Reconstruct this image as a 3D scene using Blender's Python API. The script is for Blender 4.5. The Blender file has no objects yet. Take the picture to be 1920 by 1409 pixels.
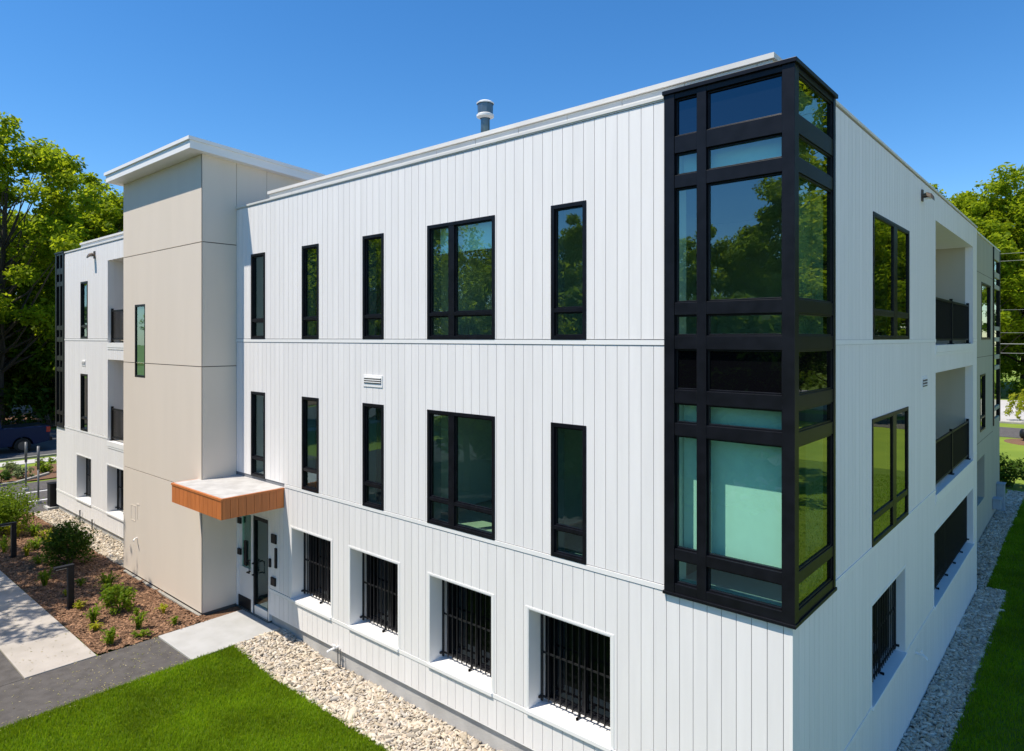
import bpy, math, random
import numpy as np
from mathutils import Vector
rng = np.random.default_rng(7); random.seed(7)
sc = bpy.context.scene
COL = sc.collection
R_ = math.radians

# ------------------------------------------------------------------ materials
def nt(name):
    m = bpy.data.materials.new(name); m.use_nodes = True
    t = m.node_tree; b = t.nodes['Principled BSDF']; return m, t, b

def mat(name, col, rough=.6, metal=0., var=0., island=0., scale=4., bump=0., bscale=60., spec=.5, stretch=(1,1,1), col2=None, detail=4.):
    m, t, b = nt(name); N, L = t.nodes.new, t.links.new
    b.inputs['Roughness'].default_value = rough; b.inputs['Metallic'].default_value = metal
    b.inputs['Specular IOR Level'].default_value = spec
    c = (*col, 1.)
    b.inputs['Base Color'].default_value = c
    if var or island or bump or col2:
        tc = N('ShaderNodeTexCoord'); mp = N('ShaderNodeMapping'); mp.inputs['Scale'].default_value = stretch
        L(tc.outputs['Object'], mp.inputs['Vector'])
    last = None
    if col2 or var:
        nz = N('ShaderNodeTexNoise'); nz.inputs['Scale'].default_value = scale; nz.inputs['Detail'].default_value = detail
        L(mp.outputs['Vector'], nz.inputs['Vector'])
        rp = N('ShaderNodeValToRGB'); rp.color_ramp.elements[0].position = .35; rp.color_ramp.elements[1].position = .65
        if col2: a, z = c, (*col2, 1.)
        else: a, z = tuple(x*(1-var) for x in col)+(1,), tuple(min(1, x*(1+var)) for x in col)+(1,)
        rp.color_ramp.elements[0].color = a; rp.color_ramp.elements[1].color = z
        L(nz.outputs['Fac'], rp.inputs['Fac']); last = rp.outputs['Color']
    if island:
        g = N('ShaderNodeNewGeometry'); mr = N('ShaderNodeMapRange')
        mr.inputs['To Min'].default_value = 1-island; mr.inputs['To Max'].default_value = 1+island
        L(g.outputs['Random Per Island'], mr.inputs['Value'])
        h = N('ShaderNodeHueSaturation'); h.inputs['Color'].default_value = c
        if last: L(last, h.inputs['Color'])
        L(mr.outputs['Result'], h.inputs['Value']); last = h.outputs['Color']
    if last: L(last, b.inputs['Base Color'])
    if bump:
        n2 = N('ShaderNodeTexNoise'); n2.inputs['Scale'].default_value = bscale; n2.inputs['Detail'].default_value = 5
        L(mp.outputs['Vector'], n2.inputs['Vector'])
        bp = N('ShaderNodeBump'); bp.inputs['Strength'].default_value = bump; bp.inputs['Distance'].default_value = .02
        L(n2.outputs['Fac'], bp.inputs['Height']); L(bp.outputs['Normal'], b.inputs['Normal'])
    return m

def leaf_mat(name, cols, trans=.45):
    m, t, b = nt(name); N, L = t.nodes.new, t.links.new
    g = N('ShaderNodeNewGeometry'); rp = N('ShaderNodeValToRGB'); cr = rp.color_ramp
    while len(cr.elements) < len(cols): cr.elements.new(.5)
    for i, c in enumerate(cols):
        cr.elements[i].position = i/(len(cols)-1); cr.elements[i].color = (*c, 1)
    L(g.outputs['Random Per Island'], rp.inputs['Fac'])
    b.inputs['Roughness'].default_value = .55; b.inputs['Specular IOR Level'].default_value = .12
    L(rp.outputs['Color'], b.inputs['Base Color'])
    tr = N('ShaderNodeBsdfTranslucent'); h = N('ShaderNodeHueSaturation'); h.inputs['Value'].default_value = 1.75; h.inputs['Hue'].default_value = .485
    L(rp.outputs['Color'], h.inputs['Color']); L(h.outputs['Color'], tr.inputs['Color'])
    mx = N('ShaderNodeMixShader'); mx.inputs['Fac'].default_value = trans
    L(b.outputs['BSDF'], mx.inputs[1]); L(tr.outputs['BSDF'], mx.inputs[2])
    L(mx.outputs['Shader'], t.nodes['Material Output'].inputs['Surface'])
    return m

def glass_mat(name, tint, ior, refl=(.72, .94, 1.)):
    m = bpy.data.materials.new(name); m.use_nodes = True; t = m.node_tree; t.nodes.clear(); N, L = t.nodes.new, t.links.new
    o = N('ShaderNodeOutputMaterial'); tr = N('ShaderNodeBsdfTransparent'); tr.inputs['Color'].default_value = (*tint, 1)
    gl = N('ShaderNodeBsdfGlossy'); gl.inputs['Roughness'].default_value = 0.0; gl.inputs['Color'].default_value = (*refl, 1)
    tc = N('ShaderNodeTexCoord'); nz = N('ShaderNodeTexNoise'); nz.inputs['Scale'].default_value = 1.3; nz.inputs['Detail'].default_value = 1
    L(tc.outputs['Object'], nz.inputs['Vector'])
    bp = N('ShaderNodeBump'); bp.inputs['Strength'].default_value = .025; bp.inputs['Distance'].default_value = .05
    L(nz.outputs['Fac'], bp.inputs['Height']); L(bp.outputs['Normal'], gl.inputs['Normal'])
    fr = N('ShaderNodeFresnel'); ge = N('ShaderNodeNewGeometry'); m1 = N('ShaderNodeMath'); m1.operation = 'MULTIPLY_ADD'; m1.inputs[1].default_value = -2; m1.inputs[2].default_value = 1
    m2 = N('ShaderNodeMath'); m2.operation = 'POWER'; m2.inputs[0].default_value = ior
    L(ge.outputs['Backfacing'], m1.inputs[0]); L(m1.outputs[0], m2.inputs[1]); L(m2.outputs[0], fr.inputs['IOR'])
    mx = N('ShaderNodeMixShader'); L(fr.outputs['Fac'], mx.inputs['Fac']); L(tr.outputs['BSDF'], mx.inputs[1]); L(gl.outputs['BSDF'], mx.inputs[2])
    L(mx.outputs['Shader'], o.inputs['Surface'])
    return m

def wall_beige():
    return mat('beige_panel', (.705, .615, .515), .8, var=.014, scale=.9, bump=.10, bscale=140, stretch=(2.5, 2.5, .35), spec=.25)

M = dict(
    white=mat('white_cladding', (.815, .787, .765), .55, var=.022, island=.022, scale=1.5, bump=.03, bscale=90, stretch=(6, 6, .5)),
    trim=mat('white_trim', (.83, .815, .79), .5, var=.015, scale=3),
    gap=mat('wall_backing', (.19, .195, .21), .8),
    conc=mat('foundation_concrete', (.44, .43, .41), .9, var=.12, scale=2.2, bump=.25, bscale=60),
    beige=wall_beige(),
    joint=mat('joint_dark', (.13, .115, .10), .9),
    black=mat('black_frame', (.0065, .007, .010), .36, var=.25, scale=6, spec=.22),
    bar=mat('black_bar', (.014, .014, .016), .45, spec=.35),
    rail=mat('railing_black', (.009, .0085, .009), .5, spec=.25),
    spandrel=None,
    darkglass=None,
    glass=glass_mat('tinted_glass', (.66, .96, .83), 2.35),
    glass_r=glass_mat('coated_glass', (.30, .46, .34), 3.6, (.93, 1., .84)),
    copper=mat('canopy_cladding', (.54, .165, .040), .5, var=.10, island=.10, scale=3, stretch=(8, 8, .6), bump=.05, bscale=80),
    membrane=mat('canopy_membrane', (.40, .385, .365), .85, col2=(.50, .485, .465), scale=4.5, bump=.1, bscale=50),
    floor=mat('interior_floor', (.46, .39, .31), .5, var=.2, scale=2),
    inwall=mat('interior_wall', (.66, .67, .65), .8),
    blind=mat('blind_fabric', (.84, .85, .83), .8, var=.02, scale=8, bump=.05, bscale=200),
    metal=mat('steel_grey', (.16, .19, .20), .35, metal=.8, var=.1, scale=5),
    galv=mat('galvanised', (.15, .155, .16), .5, metal=.4, var=.15, scale=8),
    roof=mat('roof_membrane', (.30, .30, .30), .9, var=.1, scale=1),
    bronze=mat('bronze_fixture', (.10, .075, .05), .45, metal=.3, var=.15, scale=20),
    alu=mat('door_aluminium', (.72, .73, .73), .42, metal=.25),
    slab=mat('slab_concrete', (.395, .39, .375), .85, col2=(.45, .445, .435), scale=2.5, bump=.12, bscale=90),
    walk=mat('walk_concrete', (.37, .335, .295), .85, col2=(.45, .41, .37), scale=1.6, bump=.2, bscale=70),
    asphalt=mat('asphalt_path', (.078, .070, .066), .9, col2=(.112, .102, .096), scale=5, bump=.5, bscale=220, detail=10),
    road=mat('road_asphalt', (.055, .057, .062), .9, col2=(.075, .077, .082), scale=.8, bump=.3, bscale=60),
    pale=mat('pale_paving', (.46, .44, .42), .9, col2=(.52, .50, .48), scale=.2),
    paint=mat('road_paint', (.66, .66, .64), .7, var=.15, scale=9),
    mulch=mat('mulch_soil', (.135, .068, .034), .95, col2=(.235, .130, .072), scale=22, bump=1.0, bscale=90, detail=8),
    chip=mat('mulch_chip', (.255, .140, .078), .9, island=.65),
    grassbase=mat('lawn_soil', (.075, .13, .003), .95, col2=(.105, .165, .004), scale=5, bump=.8, bscale=120, detail=8),
    farlawn=mat('far_lawn', (.145, .215, .012), .95, col2=(.19, .26, .018), scale=.5, bump=.6, bscale=8, detail=8),
    gravelbed=mat('gravel_bed', (.10, .085, .065), .95, col2=(.16, .135, .10), scale=40, bump=1.0, bscale=80),
    bark=mat('bark', (.075, .058, .042), .95, var=.35, scale=6, bump=.6, bscale=18, stretch=(3, 3, .6)),
    blue=mat('truck_paint', (.0025, .014, .055), .5, spec=.2, var=.05, scale=2),
    tyre=mat('tyre_rubber', (.012, .012, .012), .85),
    chrome=mat('wheel_metal', (.10, .10, .105), .4, metal=.6),
    red=mat('lamp_red', (.35, .025, .02), .25),
    autoglass=mat('vehicle_glass', (.012, .014, .016), .08),
    kerb=mat('kerb_concrete', (.30, .285, .25), .9, var=.12, scale=4),
    coping=mat('coping_metal', (.66, .645, .61), .5, var=.05, scale=1.5),
    lot=mat('dark_lot', (.024, .025, .027), .9, col2=(.034, .035, .037), scale=.8, bump=.3, bscale=60),  # extra dark, so the lower front panes mirror darkness like shaded ground
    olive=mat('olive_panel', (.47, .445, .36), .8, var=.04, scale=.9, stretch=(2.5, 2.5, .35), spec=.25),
    box=mat('meter_grey', (.30, .36, .42), .5, var=.05, scale=6),
    dark=mat('dark_steel', (.009, .009, .011), .5, var=.2, scale=4, spec=.3),
    wire=mat('cable', (.35, .36, .34), .6),
    wood=mat('pole_wood', (.14, .10, .07), .9, var=.2, scale=5),
)
def opaque_glass(name, col, ior):
    m, t, b = nt(name); b.inputs['Base Color'].default_value = (*col, 1); b.inputs['Roughness'].default_value = .02
    b.inputs['IOR'].default_value = ior; b.inputs['Specular Tint'].default_value = (.35, .75, 1., 1); return m
M['spandrel'] = opaque_glass('spandrel_glass', (.004, .006, .009), 1.9)
M['spandrel_black'] = opaque_glass('spandrel_black', (.003, .003, .004), 1.3)
M['darkglass'] = opaque_glass('screened_glass', (.004, .004, .005), 1.25)

def stone_mat():
    m, t, b = nt('river_stone'); N, L = t.nodes.new, t.links.new
    g = N('ShaderNodeNewGeometry'); rp = N('ShaderNodeValToRGB'); cr = rp.color_ramp
    cs = [(.20, .17, .13), (.54, .47, .37), (.62, .54, .42), (.40, .33, .23), (.70, .63, .53), (.34, .31, .27), (.58, .46, .33), (.64, .57, .46)]
    while len(cr.elements) < len(cs): cr.elements.new(.5)
    for i, c in enumerate(cs): cr.elements[i].position = i/(len(cs)-1); cr.elements[i].color = (*c, 1)
    L(g.outputs['Random Per Island'], rp.inputs['Fac'])
    tc = N('ShaderNodeTexCoord'); nz = N('ShaderNodeTexNoise'); nz.inputs['Scale'].default_value = 35; L(tc.outputs['Object'], nz.inputs['Vector'])
    h = N('ShaderNodeHueSaturation'); mr = N('ShaderNodeMapRange'); mr.inputs['To Min'].default_value = .75; mr.inputs['To Max'].default_value = 1.2
    L(nz.outputs['Fac'], mr.inputs['Value']); L(mr.outputs['Result'], h.inputs['Value']); L(rp.outputs['Color'], h.inputs['Color'])
    L(h.outputs['Color'], b.inputs['Base Color']); b.inputs['Roughness'].default_value = .85
    return m
M['stone'] = stone_mat()
M['leaf_a'] = leaf_mat('leaf_fresh', [(.10, .165, .006), (.170, .245, .008), (.260, .325, .012), (.13, .205, .007)], .6)
M['leaf_b'] = leaf_mat('leaf_deep', [(.060, .120, .007), (.105, .180, .009), (.165, .240, .011), (.08, .145, .008)], .5)
M['leaf_shrub'] = leaf_mat('leaf_shrub', [(.060, .125, .006), (.110, .190, .010), (.180, .250, .014), (.08, .15, .008)], .45)
M['leaf_dark'] = leaf_mat('leaf_dark_shrub', [(.026, .060, .006), (.050, .100, .009), (.080, .140, .012)], .3)
M['leaf_lime'] = leaf_mat('leaf_lime', [(.17, .22, .010), (.26, .30, .014), (.34, .32, .02), (.19, .24, .012)], .4)
M['leaf_grey'] = leaf_mat('leaf_greygreen', [(.14, .19, .08), (.20, .26, .11), (.26, .30, .12)], .35)
def patchy(m, scale, lo, hi):
    t = m.node_tree; N, L = t.nodes.new, t.links.new; rp = next(n for n in t.nodes if n.type == 'VALTORGB')
    tc = N('ShaderNodeTexCoord'); nz = N('ShaderNodeTexNoise'); nz.inputs['Scale'].default_value = scale; nz.inputs['Detail'].default_value = 3
    L(tc.outputs['Object'], nz.inputs['Vector']); mr = N('ShaderNodeMapRange'); mr.inputs['From Min'].default_value = .3; mr.inputs['From Max'].default_value = .7
    mr.inputs['To Min'].default_value = lo; mr.inputs['To Max'].default_value = hi; L(nz.outputs['Fac'], mr.inputs['Value'])
    h = N('ShaderNodeHueSaturation'); L(mr.outputs['Result'], h.inputs['Value']); L(rp.outputs['Color'], h.inputs['Color'])
    for l in [l for l in t.links if l.from_node == rp and l.to_node != h]: q = l.to_socket; t.links.remove(l); L(h.outputs['Color'], q)
    return m
M['grass'] = leaf_mat('grass_blade', [(.105, .20, .004), (.150, .270, .005), (.215, .31, .009), (.12, .22, .004), (.175, .29, .006)], .45)

patchy(M['grass'], 1.1, .72, 1.22)
# ------------------------------------------------------------------ mesh helpers
class MB:
    def __init__(s): s.v = []; s.f = []
    def quad(s, *p):
        n = len(s.v); s.v += [tuple(q) for q in p]; s.f.append(tuple(range(n, n+len(p))))
    def box(s, x0, x1, y0, y1, z0, z1):
        if x0 > x1: x0, x1 = x1, x0
        if y0 > y1: y0, y1 = y1, y0
        n = len(s.v)
        s.v += [(x0,y0,z0),(x1,y0,z0),(x1,y1,z0),(x0,y1,z0),(x0,y0,z1),(x1,y0,z1),(x1,y1,z1),(x0,y1,z1)]
        s.f += [(n+3,n+2,n+1,n),(n+4,n+5,n+6,n+7),(n,n+1,n+5,n+4),(n+1,n+2,n+6,n+5),(n+2,n+3,n+7,n+6),(n+3,n,n+4,n+7)]
    def tube(s, pts, rad, sides=8, cap=True):
        pts = [Vector(p) for p in pts]
        if not hasattr(rad, '__len__'): rad = [rad]*len(pts)
        base = len(s.v); up = Vector((0,0,1))
        for i, p in enumerate(pts):
            d = (pts[min(i+1, len(pts)-1)]-pts[max(i-1, 0)])
            if d.length < 1e-9: d = Vector((0,0,1))
            d.normalize(); a = d.cross(up)
            if a.length < 1e-3: a = d.cross(Vector((0,1,0)))
            a.normalize(); b = d.cross(a)
            for k in range(sides):
                t = 2*math.pi*k/sides; s.v.append(tuple(p+(a*math.cos(t)+b*math.sin(t))*rad[i]))
        for i in range(len(pts)-1):
            for k in range(sides):
                k2 = (k+1) % sides; o = base+i*sides
                s.f.append((o+k, o+k2, o+sides+k2, o+sides+k))
        if cap:
            s.f.append(tuple(base+k for k in range(sides))[::-1]); o = base+(len(pts)-1)*sides
            s.f.append(tuple(o+k for k in range(sides)))
    def prism(s, poly, fn, d0, d1):
        """extrude a 2-D outline; fn(a, b, d) -> point"""
        n = len(poly); b = len(s.v)
        s.v += [fn(p[0], p[1], d0) for p in poly]+[fn(p[0], p[1], d1) for p in poly]
        s.f.append(tuple(range(b, b+n))); s.f.append(tuple(range(b+2*n-1, b+n-1, -1)))
        for i in range(n): j = (i+1) % n; s.f.append((b+j, b+i, b+n+i, b+n+j))
    def lathe(s, c, prof, sides=20):
        base = len(s.v)
        for r, z in prof:
            for k in range(sides):
                t = 2*math.pi*k/sides; s.v.append((c[0]+r*math.cos(t), c[1]+r*math.sin(t), c[2]+z))
        for i in range(len(prof)-1):
            for k in range(sides):
                k2 = (k+1) % sides; o = base+i*sides; s.f.append((o+k, o+k2, o+sides+k2, o+sides+k))
    def build(s, name, m, parent=None, bevel=0, smooth=False, recalc=False):
        me = bpy.data.meshes.new(name); me.from_pydata(s.v, [], s.f); me.materials.append(m)
        o = bpy.data.objects.new(name, me); COL.objects.link(o)
        if parent: o.parent = parent
        if recalc:
            import bmesh
            bm = bmesh.new(); bm.from_mesh(me); bmesh.ops.recalc_face_normals(bm, faces=bm.faces); bm.to_mesh(me); bm.free()
        if bevel:
            md = o.modifiers.new('bevel', 'BEVEL'); md.width = bevel; md.segments = 2; md.limit_method = 'ANGLE'
        if smooth:
            for p in me.polygons: p.use_smooth = True
        return o

def np_mesh(name, V, F, m, parent=None, smooth=False):
    V = np.asarray(V, dtype=np.float32); F = np.asarray(F, dtype=np.int32); k = F.shape[1]
    me = bpy.data.meshes.new(name); me.vertices.add(len(V)); me.vertices.foreach_set('co', V.ravel())
    me.loops.add(F.size); me.loops.foreach_set('vertex_index', F.ravel())
    me.polygons.add(len(F)); me.polygons.foreach_set('loop_start', np.arange(0, F.size, k, dtype=np.int32))
    if smooth: me.polygons.foreach_set('use_smooth', np.ones(len(F), dtype=bool))
    me.update(calc_edges=True); me.materials.append(m)
    o = bpy.data.objects.new(name, me); COL.objects.link(o)
    if parent: o.parent = parent
    return o

def tag(o, label=None, cat=None, group=None, kind=None):
    if label: o['label'] = label
    if cat: o['category'] = cat
    if group: o['group'] = group
    if kind: o['kind'] = kind
    return o
def empty(name, loc=(0,0,0), rz=0.):
    o = bpy.data.objects.new(name, None); COL.objects.link(o); o.location = loc; o.rotation_euler[2] = rz; o.empty_display_size = .2
    return o
def copy_tree(o, parent=None):
    c = o.copy(); COL.objects.link(c); c.parent = parent
    for ch in list(o.children): copy_tree(ch, c)
    return c

# ------------------------------------------------------------------ facades: (u along the wall, w outwards, z)
class Fac:
    def __init__(s, axis, off): s.axis = axis; s.off = off
    def p(s, u, w, z): return (u, s.off-w, z) if s.axis == 'x' else (s.off+w, u, z)
    def box(s, mb, u0, u1, w0, w1, z0, z1):
        a = s.p(u0, w0, z0); b = s.p(u1, w1, z1); mb.box(a[0], b[0], a[1], b[1], min(a[2], b[2]), max(a[2], b[2]))
    def quad(s, mb, u0, u1, w, z0, z1):
        q = [s.p(u0, w, z0), s.p(u1, w, z0), s.p(u1, w, z1), s.p(u0, w, z1)]
        mb.quad(*q)
FF = Fac('x', 0.); RF = Fac('y', 0.); SF = Fac('y', -.45); TF = Fac('x', -.779); TS = Fac('y', -12.306)

def cut(rect, holes):
    """split rect (u0,u1,z0,z1) by holes -> list of rects"""
    u0, u1, z0, z1 = rect
    hs = [h for h in holes if h[0] < u1-1e-6 and h[1] > u0+1e-6 and h[2] < z1-1e-6 and h[3] > z0+1e-6]
    if not hs: return [rect]
    us = sorted({u0, u1, *[min(max(v, u0), u1) for h in hs for v in h[:2]]}); out = []
    for a, b in zip(us, us[1:]):
        if b-a < 1e-5: continue
        zs = sorted((max(h[2], z0), min(h[3], z1)) for h in hs if h[0] < b-1e-6 and h[1] > a+1e-6)
        z = z0
        for c, d in zs:
            if c > z+1e-5: out.append((a, b, z, c))
            z = max(z, d)
        if z < z1-1e-5: out.append((a, b, z, z1))
    return out

def boards(fac, ur, bands, holes, seam0, pitch=.1757, gap=.0075, t=.013):
    mb = MB(); k0 = math.floor((ur[0]-seam0)/pitch); u = seam0+k0*pitch
    while u < ur[1]:
        a, b = max(u+gap/2, ur[0]), min(u+pitch-gap/2, ur[1])
        if b-a > .004:
            for z0, z1 in bands:
                for (c, d, e, f) in cut((a, b, z0, z1), holes):
                    n = len(mb.v)
                    mb.v += [fac.p(c,0,e), fac.p(d,0,e), fac.p(d,0,f), fac.p(c,0,f), fac.p(c,-t,e), fac.p(d,-t,e), fac.p(d,-t,f), fac.p(c,-t,f)]
                    mb.f.append((n, n+1, n+2, n+3))
                    mb.f.append((n, n+4, n+5, n+1)); mb.f.append((n+3, n+2, n+6, n+7))
                    if abs(c-a) < 1e-6: mb.f.append((n, n+3, n+7, n+4))
                    if abs(d-b) < 1e-6: mb.f.append((n+1, n+5, n+6, n+2))
        u += pitch
    return mb

def holed_wall(fac, ur, zr, holes, w0, w1):
    """wall slab between w0 (outer) and w1 (inner) with reveals"""
    mb = MB()
    for (a, b, c, d) in cut((ur[0], ur[1], zr[0], zr[1]), holes):
        fac.quad(mb, a, b, w0, c, d); fac.quad(mb, a, b, w1, c, d)
    for (a, b, c, d) in holes:
        a, b = max(a, ur[0]), min(b, ur[1]); c, d = max(c, zr[0]), min(d, zr[1])
        for u in [q for q in (a, b) if ur[0]+1e-4 < q < ur[1]-1e-4]: mb.quad(fac.p(u, w0, c), fac.p(u, w1, c), fac.p(u, w1, d), fac.p(u, w0, d))
        for z in (c, d): mb.quad(fac.p(a, w0, z), fac.p(b, w0, z), fac.p(b, w1, z), fac.p(a, w1, z))
    return mb

# ------------------------------------------------------------------ ground height
def sstep(a, b, x): t = np.clip((x-a)/(b-a), 0, 1); return t*t*(3-2*t)
def H(x, y):
    x = np.asarray(x, float); y = np.asarray(y, float)
    z = -.14*sstep(-10.4, -8.9, x)*np.ones_like(y)-.48*sstep(-3.6, -.4, x)
    z = z+.27*sstep(14.5, 21., y)*sstep(-3.6, -.4, x); t_ = sstep(21., 28., y)*sstep(-27., -20., x)
    return z*(1-t_)-.35*t_

# ------------------------------------------------------------------ BUILDING
B = empty('apartment_building', (0, 0, 0))
tag(B, 'white three storey apartment block with black corner window and beige stair tower', 'building')

win_up = [(-11.63,-11.045),(-9.59,-9.01),(-7.587,-6.995),(-3.275,-2.69)]      # narrow, both upper floors
wide = (-5.843,-4.347)
Z3 = (6.077, 7.937); Z2 = (3.07, 4.92); ZG = (.765, 2.22)
ground_F = [(-9.99,-8.59),(-7.992,-6.594),(-5.803,-4.406),(-3.70,-2.297)]
left_nar = (-22.86,-22.20); left_ground = [(-23.265,-21.873),(-20.453,-19.05)]
LB = (-20.407,-17.0)                                                             # left balcony
BAYL = -25.42; BAYL1 = -24.53
holes_F = [(a, b, *Z3) for a, b in win_up]+[(a, b, *Z2) for a, b in win_up]+[(*wide, *Z3), (*wide, *Z2)]
holes_F += [(a, b, *ZG) for a, b in ground_F+left_ground]
holes_F += [(*left_nar, *Z3), (*left_nar, *Z2), (*LB, 5.95, 8.47), (*LB, 2.95, 5.44)]
DOOR = (-12.30, -10.87, 0.03, 2.25)
bay_F = (-1.513, .06, 3.02, 9.2); bay_L = (BAYL-.1, BAYL1, 3.02, 9.2)
tower_hole = (-16.873, -12.306, -1, 12)
hF = holes_F+[DOOR, bay_F, bay_L, tower_hole]
bands = [(.23, .692), (.775, 2.997), (3.078, 6.003), (6.085, 9.0)]
for ur_ in ((-25.42, tower_hole[0]), (tower_hole[1], -.03)): w = boards(FF, ur_, bands, hF, -1.678); w.build('wall', M['white'], B)

RW3 = (3.40, 5.82); RW2 = (3.34, 5.74); RG1 = (3.33, 5.55); RG2 = (8.15, 13.6); RB = (8.33, 13.57); REND = 14.23
holes_R = [(*RW3, *Z3), (*RW2, *Z2), (*RG1, *ZG), (*RG2, *ZG), (*RB, 5.95, 8.46), (*RB, 2.95, 5.40)]
hR = holes_R+[(-.1, 1.45, 3.02, 9.2)]
w = boards(RF, (.03, REND), [(-.62, .697), (.768, 3.003), (3.071, 6.009), (6.077, 9.0)], hR, .03, gap=.006); w.build('wall', M['white'], B)
# corner boards and belts
c = MB(); c.box(-.03, .003, -.003, .03, -.75, 3.03); c.build('corner_trim', M['trim'], B); c = MB(); c.box(-.06, .004, REND, REND+.012, -.7, 9.0); c.build('corner_trim', M['trim'], B)
for z0, z1 in ((.70, .765), (3.006, 3.068), (6.012, 6.074)):
    b = MB()
    for (u0, u1, _, _) in cut((-25.42, .006 if z1 < 3 else -1.52, z0, z1), [h for h in hF if h[2] < z1 and h[3] > z0]+[(-12.4, -10.25, 2.5, 3.1)]*(z0 > 3 and z0 < 4)):
        FF.box(b, u0, u1, -.013, .009, z0, z1); b.build('belt_course', M['trim'], B); b = MB()
    for (u0, u1, _, _) in cut((.006 if z1 < 3 else 1.46, REND, z0, z1), [h for h in hR if h[2] < z1 and h[3] > z0]):
        RF.box(b, u0, u1, -.013, .009, z0, z1); b.build('belt_course', M['trim'], B); b = MB()
# structural backing walls with openings
bk = holed_wall(FF, (-25.40, -.02), (.224, 9.0), hF, -.0135, -.30); bk.build('wall_core', M['gap'], B)
bk = holed_wall(RF, (-.0, REND-.02), (-.9, 9.0), hR, -.0135, -.30); bk.build('wall_core', M['gap'], B)
# foundation (front, recessed under the cladding)
f = MB(); f.box(-25.36, -.08, .055, .28, -.8, .224); f.box(-.28, -.02, .1, REND, -1.2, -.55); f.build('foundation', M['conc'], B)
s = MB(); s.box(-25.4, -16.9, -.0, .05, .215, .229); s.build('starter_strip', M['trim'], B); s = MB(); s.box(-10.87, -.03, -.0, .05, .215, .229); s.build('starter_strip', M['trim'], B)
# far walls, roof, floors
o = MB(); o.box(-25.42, -25.2, .31, 24.29, -.5, 9.0); o.build('wall', M['white'], B); o = MB(); o.box(-25.2, -.46, 24.3, 24.5, -.5, 9.0); o.build('wall', M['white'], B)
r = MB(); r.box(-25.2, -.31, .31, 14.2, 8.86, 8.95); r.box(-25.2, -.75, 14.2, 24.3, 8.86, 8.95); r.build('roof', M['roof'], B)
fl = MB()
for z in (0., 2.98, 6.03): fl.box(-25.2, -1.75, .31, 14.2, z-.02, z+.02); fl.box(-1.75, -.31, .31, 8.2, z-.02, z+.02); fl.box(-25.2, -.8, 14.3, 24.3, z-.02, z+.02)
fl.build('room_floor', M['floor'], B)
ce = MB()
for z in (2.55, 5.60, 8.66): ce.box(-25.2, -1.75, .31, 14.2, z, z+.05); ce.box(-1.75, -.31, .31, 8.2, z, z+.05)
ce.build('room_ceiling', M['inwall'], B)
pt = MB()
for z0, z1 in ((.03, 2.54), (3.02, 5.59), (6.07, 8.65)):
    pt.box(-25.2, -4.1, 3.9, 4.0, z0, z1); pt.box(-4.1, -.31, 7.0, 7.1, z0, z1)
    for x in (-4.15, -6.3, -8.4, -10.4, -17.2, -24.0): pt.box(x-.05, x+.05, .31, 3.89, z0, z1)
    pt.box(-4.1, -4.0, 4.62, 6.98, z0, z1)
pt.build('room_partition', M['inwall'], B)
for q_ in ((-5.9, -4.9, 2.6, 3.2, 3.0, 3.92), (-6.1, -4.4, 3.5, 3.88, 4.35, 5.2), (-3.4, -2.6, 4.0, 4.6, 3.0, 3.9), (-5.7, -5.1, 3.1, 3.7, 6.06, 7.8)):
    k = MB(); k.box(*q_); k.build('kitchen_cabinet', M['inwall'], B)
# roof edge coping
cp = MB()
def coping(x0, x1): cp.box(x0, x1, -.022, .36, 9.024, 9.068); cp.box(x0, x1, -.008, .0, 9.0055, 9.0235)
coping(-24.52, -16.875); coping(-12.304, -1.53)
cp.box(-.36, .022, 1.47, 14.25, 9.024, 9.062)
cp.build('coping', M['coping'], B, bevel=.005)
pp = MB()
def parapet(x0, x1):
    x = x0
    while x < x1-.05:
        e = min(x+.92, x1); pp.box(x+.004, e-.004, .40, .78, 8.95, 9.318); x = e
    pp.box(x0-.03, x1+.03, .365, .82, 9.325, 9.387); pp.box(x0+.01, x1-.01, .42, .76, 9.0, 9.325)
parapet(-11.58, -.36); parapet(-24.2, -16.95)
pp.build('parapet', M['coping'], B)
# flue
fp = MB(); fp.lathe((-6.43, 2.0, 0), [(.0, 8.9), (.088, 8.9), (.088, 10.33)], 20); fp.build('flue_pipe', M['metal'], B, smooth=True)
fl2 = MB(); fl2.lathe((-6.43, 2.0, 0), [(.10, 10.315), (.165, 10.345), (.168, 10.385), (.15, 10.40), (.0, 10.40)], 24); fl2.build('flue_collar', M['trim'], B); fl2 = MB()
fl2.lathe((-6.43, 2.0, 0), [(.165, 10.59), (.17, 10.612), (.12, 10.645), (.0, 10.675)], 24); fl2.build('flue_lid', M['trim'], B)
fc = MB(); fc.lathe((-6.43, 2.0, 0), [(.148, 10.39), (.152, 10.60)], 10); fc.build('flue_cap', M['metal'], B)

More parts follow.
